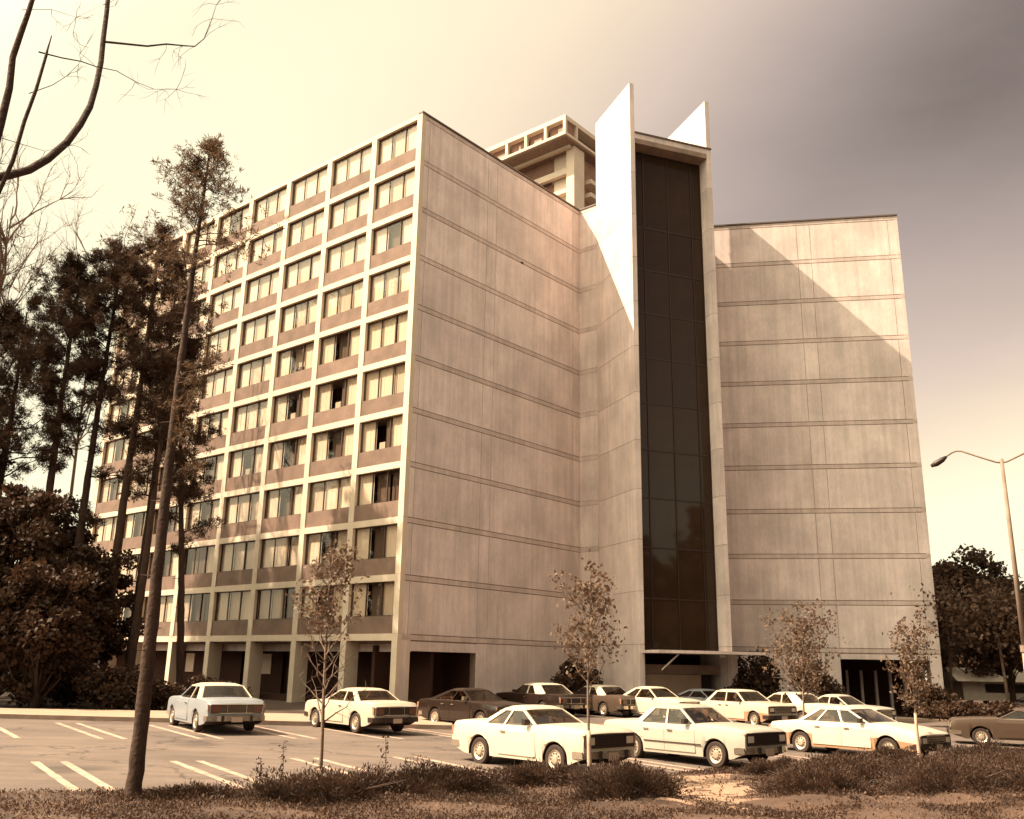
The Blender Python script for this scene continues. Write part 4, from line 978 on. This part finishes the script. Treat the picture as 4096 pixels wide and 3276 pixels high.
def twig(P, r0, n=6, L=.35):
    tw.tube(rel(P), [r0 * (1 - .8 * k / (len(P) - 1)) for k in range(len(P))], 5, cap=False)
    P = [np.array(p) for p in P]
    for q in range(n):
        k = rng.integers(max(1, len(P) // 3), len(P)); d = rng.normal(0, 1, 3); d[1] *= .3; d /= np.linalg.norm(d)
        S = [P[k]]; 
        for j in range(4): d = d + rng.normal(0, .25, 3); d /= np.linalg.norm(d); S.append(S[-1] + d * L / 4 * rng.uniform(.6, 1.3))
        tw.tube([s - OT for s in S], [.0035, .003, .0025, .002, .0012], 3, cap=False)
        for s_ in range(2):
            d2 = d + rng.normal(0, .6, 3); d2 /= np.linalg.norm(d2); tw.tube([S[2] - OT, S[2] + d2 * L * .35 - OT], [.002, .001], 3, cap=False)
twig([(-5.69, 11.13, 8.19), (-5.51, 11.33, 8.31), (-5.29, 11.55, 8.44), (-5.1, 11.74, 8.62), (-4.93, 11.92, 8.73), (-4.82, 12.07, 8.83), (-4.75, 12.21, 9.07), (-4.71, 12.33, 9.52), (-4.71, 12.44, 9.86)], .017, 12, .55)
twig([(-5.72, 9.70, 6.98), (-5.62, 10.03, 7.14), (-5.48, 10.22, 7.23), (-5.38, 10.39, 7.28), (-5.2, 10.59, 7.36), (-5.03, 10.79, 7.34), (-4.85, 10.98, 7.36), (-4.64, 11.18, 7.5)], .010, 12, .5)
twig([(-5.69, 9.6, 6.35), (-5.62, 9.92, 6.68), (-5.55, 10.07, 6.91), (-5.5, 10.21, 7.18), (-5.48, 10.34, 7.52)], .006, 5, .35)
twig([(-5.8, 9.3, 5.6), (-5.6, 9.5, 5.62), (-5.45, 9.7, 5.66), (-5.3, 9.9, 5.85)], .005, 7, .3)
twig([(-5.8, 9.36, 7.3), (-5.6, 9.6, 7.5), (-5.4, 9.8, 7.55), (-5.2, 10.0, 7.9)], .004, 8, .35)
tag(tw.build('twigs', [M['bark']], ot), kind='stuff')

# right background trees and far wood
BG = 'background trees beyond the right wing'
for i, (x, y, h, cr, lb) in enumerate([(33.0, 67.5, 11.6, 3.6, 'tall rounded background tree, highest of those at the right'), (29.5, 69.5, 9.8, 2.9, 'background tree touching the right edge of the building'),
                                       (36.2, 63.0, 9.8, 3.0, 'background tree behind the street lamp pole'), (31.0, 60.0, 7.2, 2.6, 'smaller dark tree in front of the background trees'),
                                       (39.5, 60.0, 11.5, 3.6, 'background tree at the far right edge of the photo'),
                                       (35.0, 74.0, 12.4, 3.8, 'background tree behind the tallest rounded one'), (41.5, 72.0, 12.0, 3.8, 'background tree behind the far right edge tree'), (31.0, 76.0, 9.6, 3.2, 'hazy background tree between the building and the tallest tree')]):
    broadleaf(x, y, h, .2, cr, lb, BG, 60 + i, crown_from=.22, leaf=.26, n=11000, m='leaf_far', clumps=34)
for i, (x, y, lean_) in enumerate([(25.6, 56.5, .3), (29.2, 57.0, -.2), (30.6, 55.4, .25), (32.3, 55.0, .2)]):
    rng2 = np.random.default_rng(80 + i); root = empty('thin_tree', (x, y, gz(x, y)), 0, ['thin dark tree trunk right beside the building corner', 'pale thin tree in front of the low white house end', 'thin tree crossing the middle of the low white house', 'thin tree rightmost before the low white house'][i], 'tree', 'thin trees before the far house')
    b = MB(); b.tube([(0, 0, 0), (lean_ * .5, 0, 2.5), (lean_, 0, 5), (lean_, 0, 7.5)], [.11, .09, .07, .03], 6); b.build('trunk', [M['bark' if i != 1 else 'bark_g']], root, smooth=True)
    P = np.array([lean_, 0, 5.8]) + rng2.normal(0, 1, (1600, 3)) * np.array([.95, .95, 1.0])
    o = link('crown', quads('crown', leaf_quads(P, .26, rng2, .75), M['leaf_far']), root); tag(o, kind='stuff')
# far wood masses, plus unseen ones added right and behind to darken reflections
rng = np.random.default_rng(5); P = []
for x0_, x1_, y_, h_, y2_ in ((34, 130, 110, 11, 124), (-150, -48, 92, 13, 106), (52, 66, -40, 19, 60), (-40, 60, -42, 19, -32)):
    for q in range(38 if h_ < 15 else 46):
        cx = rng.uniform(x0_, x1_); cy = rng.uniform(y_, y2_); hh = h_ * rng.uniform(.6, 1.1); d = rvec(rng, 650) * (rng.uniform(0, 1, 650) ** .4)[:, None]
        P.append(np.array([cx, cy, gz(cx, cy) + hh * .5]) + d * np.array([3.6, 3.0, hh * .52]))
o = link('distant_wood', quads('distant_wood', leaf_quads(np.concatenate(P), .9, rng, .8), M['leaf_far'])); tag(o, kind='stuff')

# far low house, right
hx, hy = 33.6, 66.0
ho = empty('low_house', (hx, hy, gz(hx, hy) + .85), R(-12), 'long low white building behind the trees at the far right', 'building')
b = MB(); b.box(-2.6, 9, 0, 6, 0, 1.25); b.build('wall', [M['far_white']], ho)
b = MB(); b.add([(-3.0, -.5, 1.25), (9.3, -.5, 1.25), (9.3, 3, 2.15), (-3.0, 3, 2.15), (9.3, 6.5, 1.25), (-3.0, 6.5, 1.25)], [(0, 1, 2, 3), (3, 2, 4, 5), (0, 3, 5), (1, 4, 2)]); b.build('roof', [M['far_white']], ho)
b = MB(); b.box(-1.2, 9, -.04, -.0, .55, 1.1); b.build('window', [M['trim']], ho)
for q in range(4):
    b = MB(); b.box(.5 + 2.2 * q, .58 + 2.2 * q, -.35, -.25, 0, 1.25); b.build('porch_post', [M['bark']], ho)
make_car(32.3, 60.5, R(160), 'far pale car in front of the low white building at the right', None, L=4.4, body='p_blue', roofm='p_brown', name='parked_car')

# foreground ground cover on the bank
rng = np.random.default_rng(9)
def mound(x, y, rx, ry, h, label, seed, n=5000, m='juniper', leaf=.11, rot=0.5):
    rng = np.random.default_rng(seed); z0 = bankz(x, y); root = empty('juniper_bush', (x, y, z0 - .03), 0, label, 'shrub', 'dark bushes on the foreground bank')
    d = rvec(rng, n); d[:, 2] = np.abs(d[:, 2]); f = rng.uniform(.45, 1, n)[:, None] ** .6
    rx *= 1.15; ry *= 1.25; h *= 1.55
    lump = 1 + .28 * np.sin(d[:, 0] * 7 + seed)[:, None] * np.cos(d[:, 1] * 6 + seed * 2)[:, None] + .15 * np.sin(d[:, 0] * 17 + d[:, 1] * 13)[:, None]
    P = d * f * np.array([rx, ry, h]) * lump
    c, s = math.cos(rot), math.sin(rot); P = np.stack([P[:, 0] * c - P[:, 1] * s, P[:, 0] * s + P[:, 1] * c, P[:, 2]], 1)
    P[:, 2] += [bankz(x + a, y + b_) - z0 for a, b_ in P[:, :2]]
    dirs = d + rng.normal(0, .5, (n, 3)); dirs[:, 2] += .5; dirs /= np.linalg.norm(dirs, axis=1)[:, None]
    o = link('foliage', quads('foliage', leaf_quads(P, leaf, rng, .28, dirs=dirs), M[m]), root); tag(o, kind='stuff')
    b = MB()
    for q in range(9):
        az = rng.uniform(0, 6.283); b.tube([(0, 0, 0), (math.cos(az) * rx * .5, math.sin(az) * ry * .5, h * .5), (math.cos(az) * rx * .8, math.sin(az) * ry * .8, h * .8)], [.02, .012, .005], 4, cap=False)
    tag(b.build('stems', [M['bark']], root), kind='stuff'); return root
for i, a in enumerate([
    (-2.9, 16.7, 1.4, .55, .26, 'dark low bush around the foot of the left sapling'),
    (-1.2, 17.7, 1.2, .6, .26, 'dark low bush right of the left sapling at the bottom edge'),
    (.55, 19.5, .9, .4, .24, 'low bush just in front of the white coupe'),
    (2.2, 19.2, 1.0, .45, .26, 'dark bush beside the pale foot of the middle sapling'),
    (2.1, 17.6, .9, .6, .32, 'dark bush at the bottom edge left of the sandy patch'),
    (6.1, 22.6, .75, .4, .20, 'small dark bush in front of the silver sedan'),
    (7.0, 20.9, 1.2, .8, .34, 'broad dark bush on the slope right of the sandy patch'),
    (8.3, 24.0, 1.2, .5, .22, 'dark bush below the rear wheel of the sloping-nosed white car'),
    (10.0, 26.0, .9, .4, .22, 'bush just in front of the sloping-nosed white car'),
    (9.6, 21.9, 1.4, .9, .36, 'large dark bush low in the right part of the bank'),
    (13.0, 27.0, 1.7, .8, .30, 'wide dark bush right of the rightmost sapling'),
    (12.4, 23.6, 1.8, 1.0, .36, 'dark bush filling the bottom right corner of the bank'),
    (5.9, 18.9, 1.1, .6, .30, 'dark bush at the bottom edge just right of the sandy patch'),
    (8.6, 19.6, 1.3, .7, .34, 'dark bush at the bottom edge, right of centre of the slope'),
    (10.9, 20.3, 1.3, .8, .38, 'dark bush in the very bottom right corner'),
    (-5.0, 15.9, .8, .3, .12, 'thin low growth beside the foot of the near pine')]):
    mound(*a, 90 + i, n=15000 if i < 15 else 4000, leaf=.06)
sv = [(3.9 + .15 * (y - 20.2) + sgn * (w_ + .22 * math.sin(y * 5 + sgn) + .16 * math.sin(y * 11 + 2 * sgn)), y) for sgn, ys in ((-1, np.linspace(16.2, 21.9, 28)), (1, np.linspace(21.9, 16.2, 28))) for y in ys for w_ in [1.15 - .5 * abs(y - 19.4) / 2.5]]
V = []; F = []
for k in range(28):
    (xa, ya), (xb, yb) = sv[k], sv[55 - k]
    for j in range(9): x = xa + (xb - xa) * j / 8; V.append((x, ya, bankz(x, ya) + .008 - (.05 if j in (0, 8) or k in (0, 27) else 0)))
for k in range(27):
    for j in range(8): F.append((k * 9 + j, k * 9 + j + 1, (k + 1) * 9 + j + 1, (k + 1) * 9 + j))
tag(link('bare_sand', mesh('bare_sand', V, F, M['sand'], smooth=True)), kind='structure')
def scatter(name, n, xr_, dmin, dmax, size, m, aspect, up, hgt, seed, keep=None):
    rng = np.random.default_rng(seed); P = []
    while len(P) < n:
        x = rng.uniform(*xr_); d = rng.uniform(dmin, dmax); y = edge(x) - d
        if keep and not keep(x, y, rng): continue
        P.append((x, y, bankz(x, y) + rng.uniform(0, hgt)))
    return tag(link(name, quads(name, leaf_quads(np.array(P), size, rng, aspect, up=up), M[m])), kind='stuff')
sandy = lambda x, y: 16.8 < y < 22.2 and abs((x - 3.9) - (y - 20.2) * .15) < 1.15 + .2 * math.sin(y * 3)
sandy2 = lambda x, y: abs((x - 7.9) - (y - 21.0) * .35) < .5
keepg = lambda x, y, rng: (math.sin(x * 1.9 + y * .8) + math.sin(y * 2.7 - x * .9) + rng.normal(0, .5) > -.3) and not ((sandy(x, y) or sandy2(x, y)) and rng.uniform() > .05)
scatter('ground_cover', 210000, (-11, 19), .25, 13, .052, 'juniper', .4, .7, .05, 1, keepg)
scatter('dry_grass', 36000, (-11, 19), .05, 12, .048, 'dry', .4, .3, .03, 2, lambda x, y, r_: not (sandy(x, y) and r_.uniform() > .25))
scatter('fallen_leaves', 8000, (-11, 19), -.5, 11, .06, 'dry', .8, .0, .015, 3)
# weed stalks standing up by the left sapling
for i, (x, y, h, lb) in enumerate([(-4.25, 17.3, .55, 'thin weed stalk left of the left sapling'), (-3.85, 17.2, .85, 'taller weed stalk just left of the left sapling'), (-2.15, 17.7, .95, 'weed stalk with leafy tip right of the left sapling')]):
    rng = np.random.default_rng(130 + i); root = empty('weed_stalk', (x, y, bankz(x, y)), 0, lb, 'weed', 'weed stalks on the bank')
    b = MB(); b.tube([(0, 0, 0), (.03, 0, h * .5), (.0, .02, h)], [.008, .006, .003], 4); b.build('stem', [M['bark']], root)
    P = np.stack([rng.normal(0, .035, 60), rng.normal(0, .035, 60), rng.uniform(.25, 1, 60) * h], 1)
    tag(link('leaves', quads('leaves', leaf_quads(P, .06, rng, .5), M['leaf']), root), kind='stuff')

# unseen trees added for the dark glass to mirror and to screen low sky
for i, (x, y, h, cr) in enumerate([(-14, -22, 16, 6), (4, -20, 19, 6.5), (20, -12, 22, 7), (32, 1, 22, 7), (41, 14, 22, 7), (48, 27, 21, 6.5), (30.5, 25, 19, 6), (36, 37, 19, 6)]):
    broadleaf(x, y, h, .3, cr, ['unseen added tree behind the viewpoint, left of centre', 'unseen added tree directly behind the viewpoint', 'unseen added tree behind and right of the viewpoint', 'unseen added tree well to the right of the viewpoint', 'unseen added tree right of the lot, outside the view', 'unseen added tree farthest to the right', 'unseen tree added just outside the right edge of the view, nearer one', 'unseen tree added just outside the right edge of the view, farther one'][i], 'unseen added trees outside the view', 140 + i, crown_from=.0, leaf=1.0, n=7000, clumps=60)
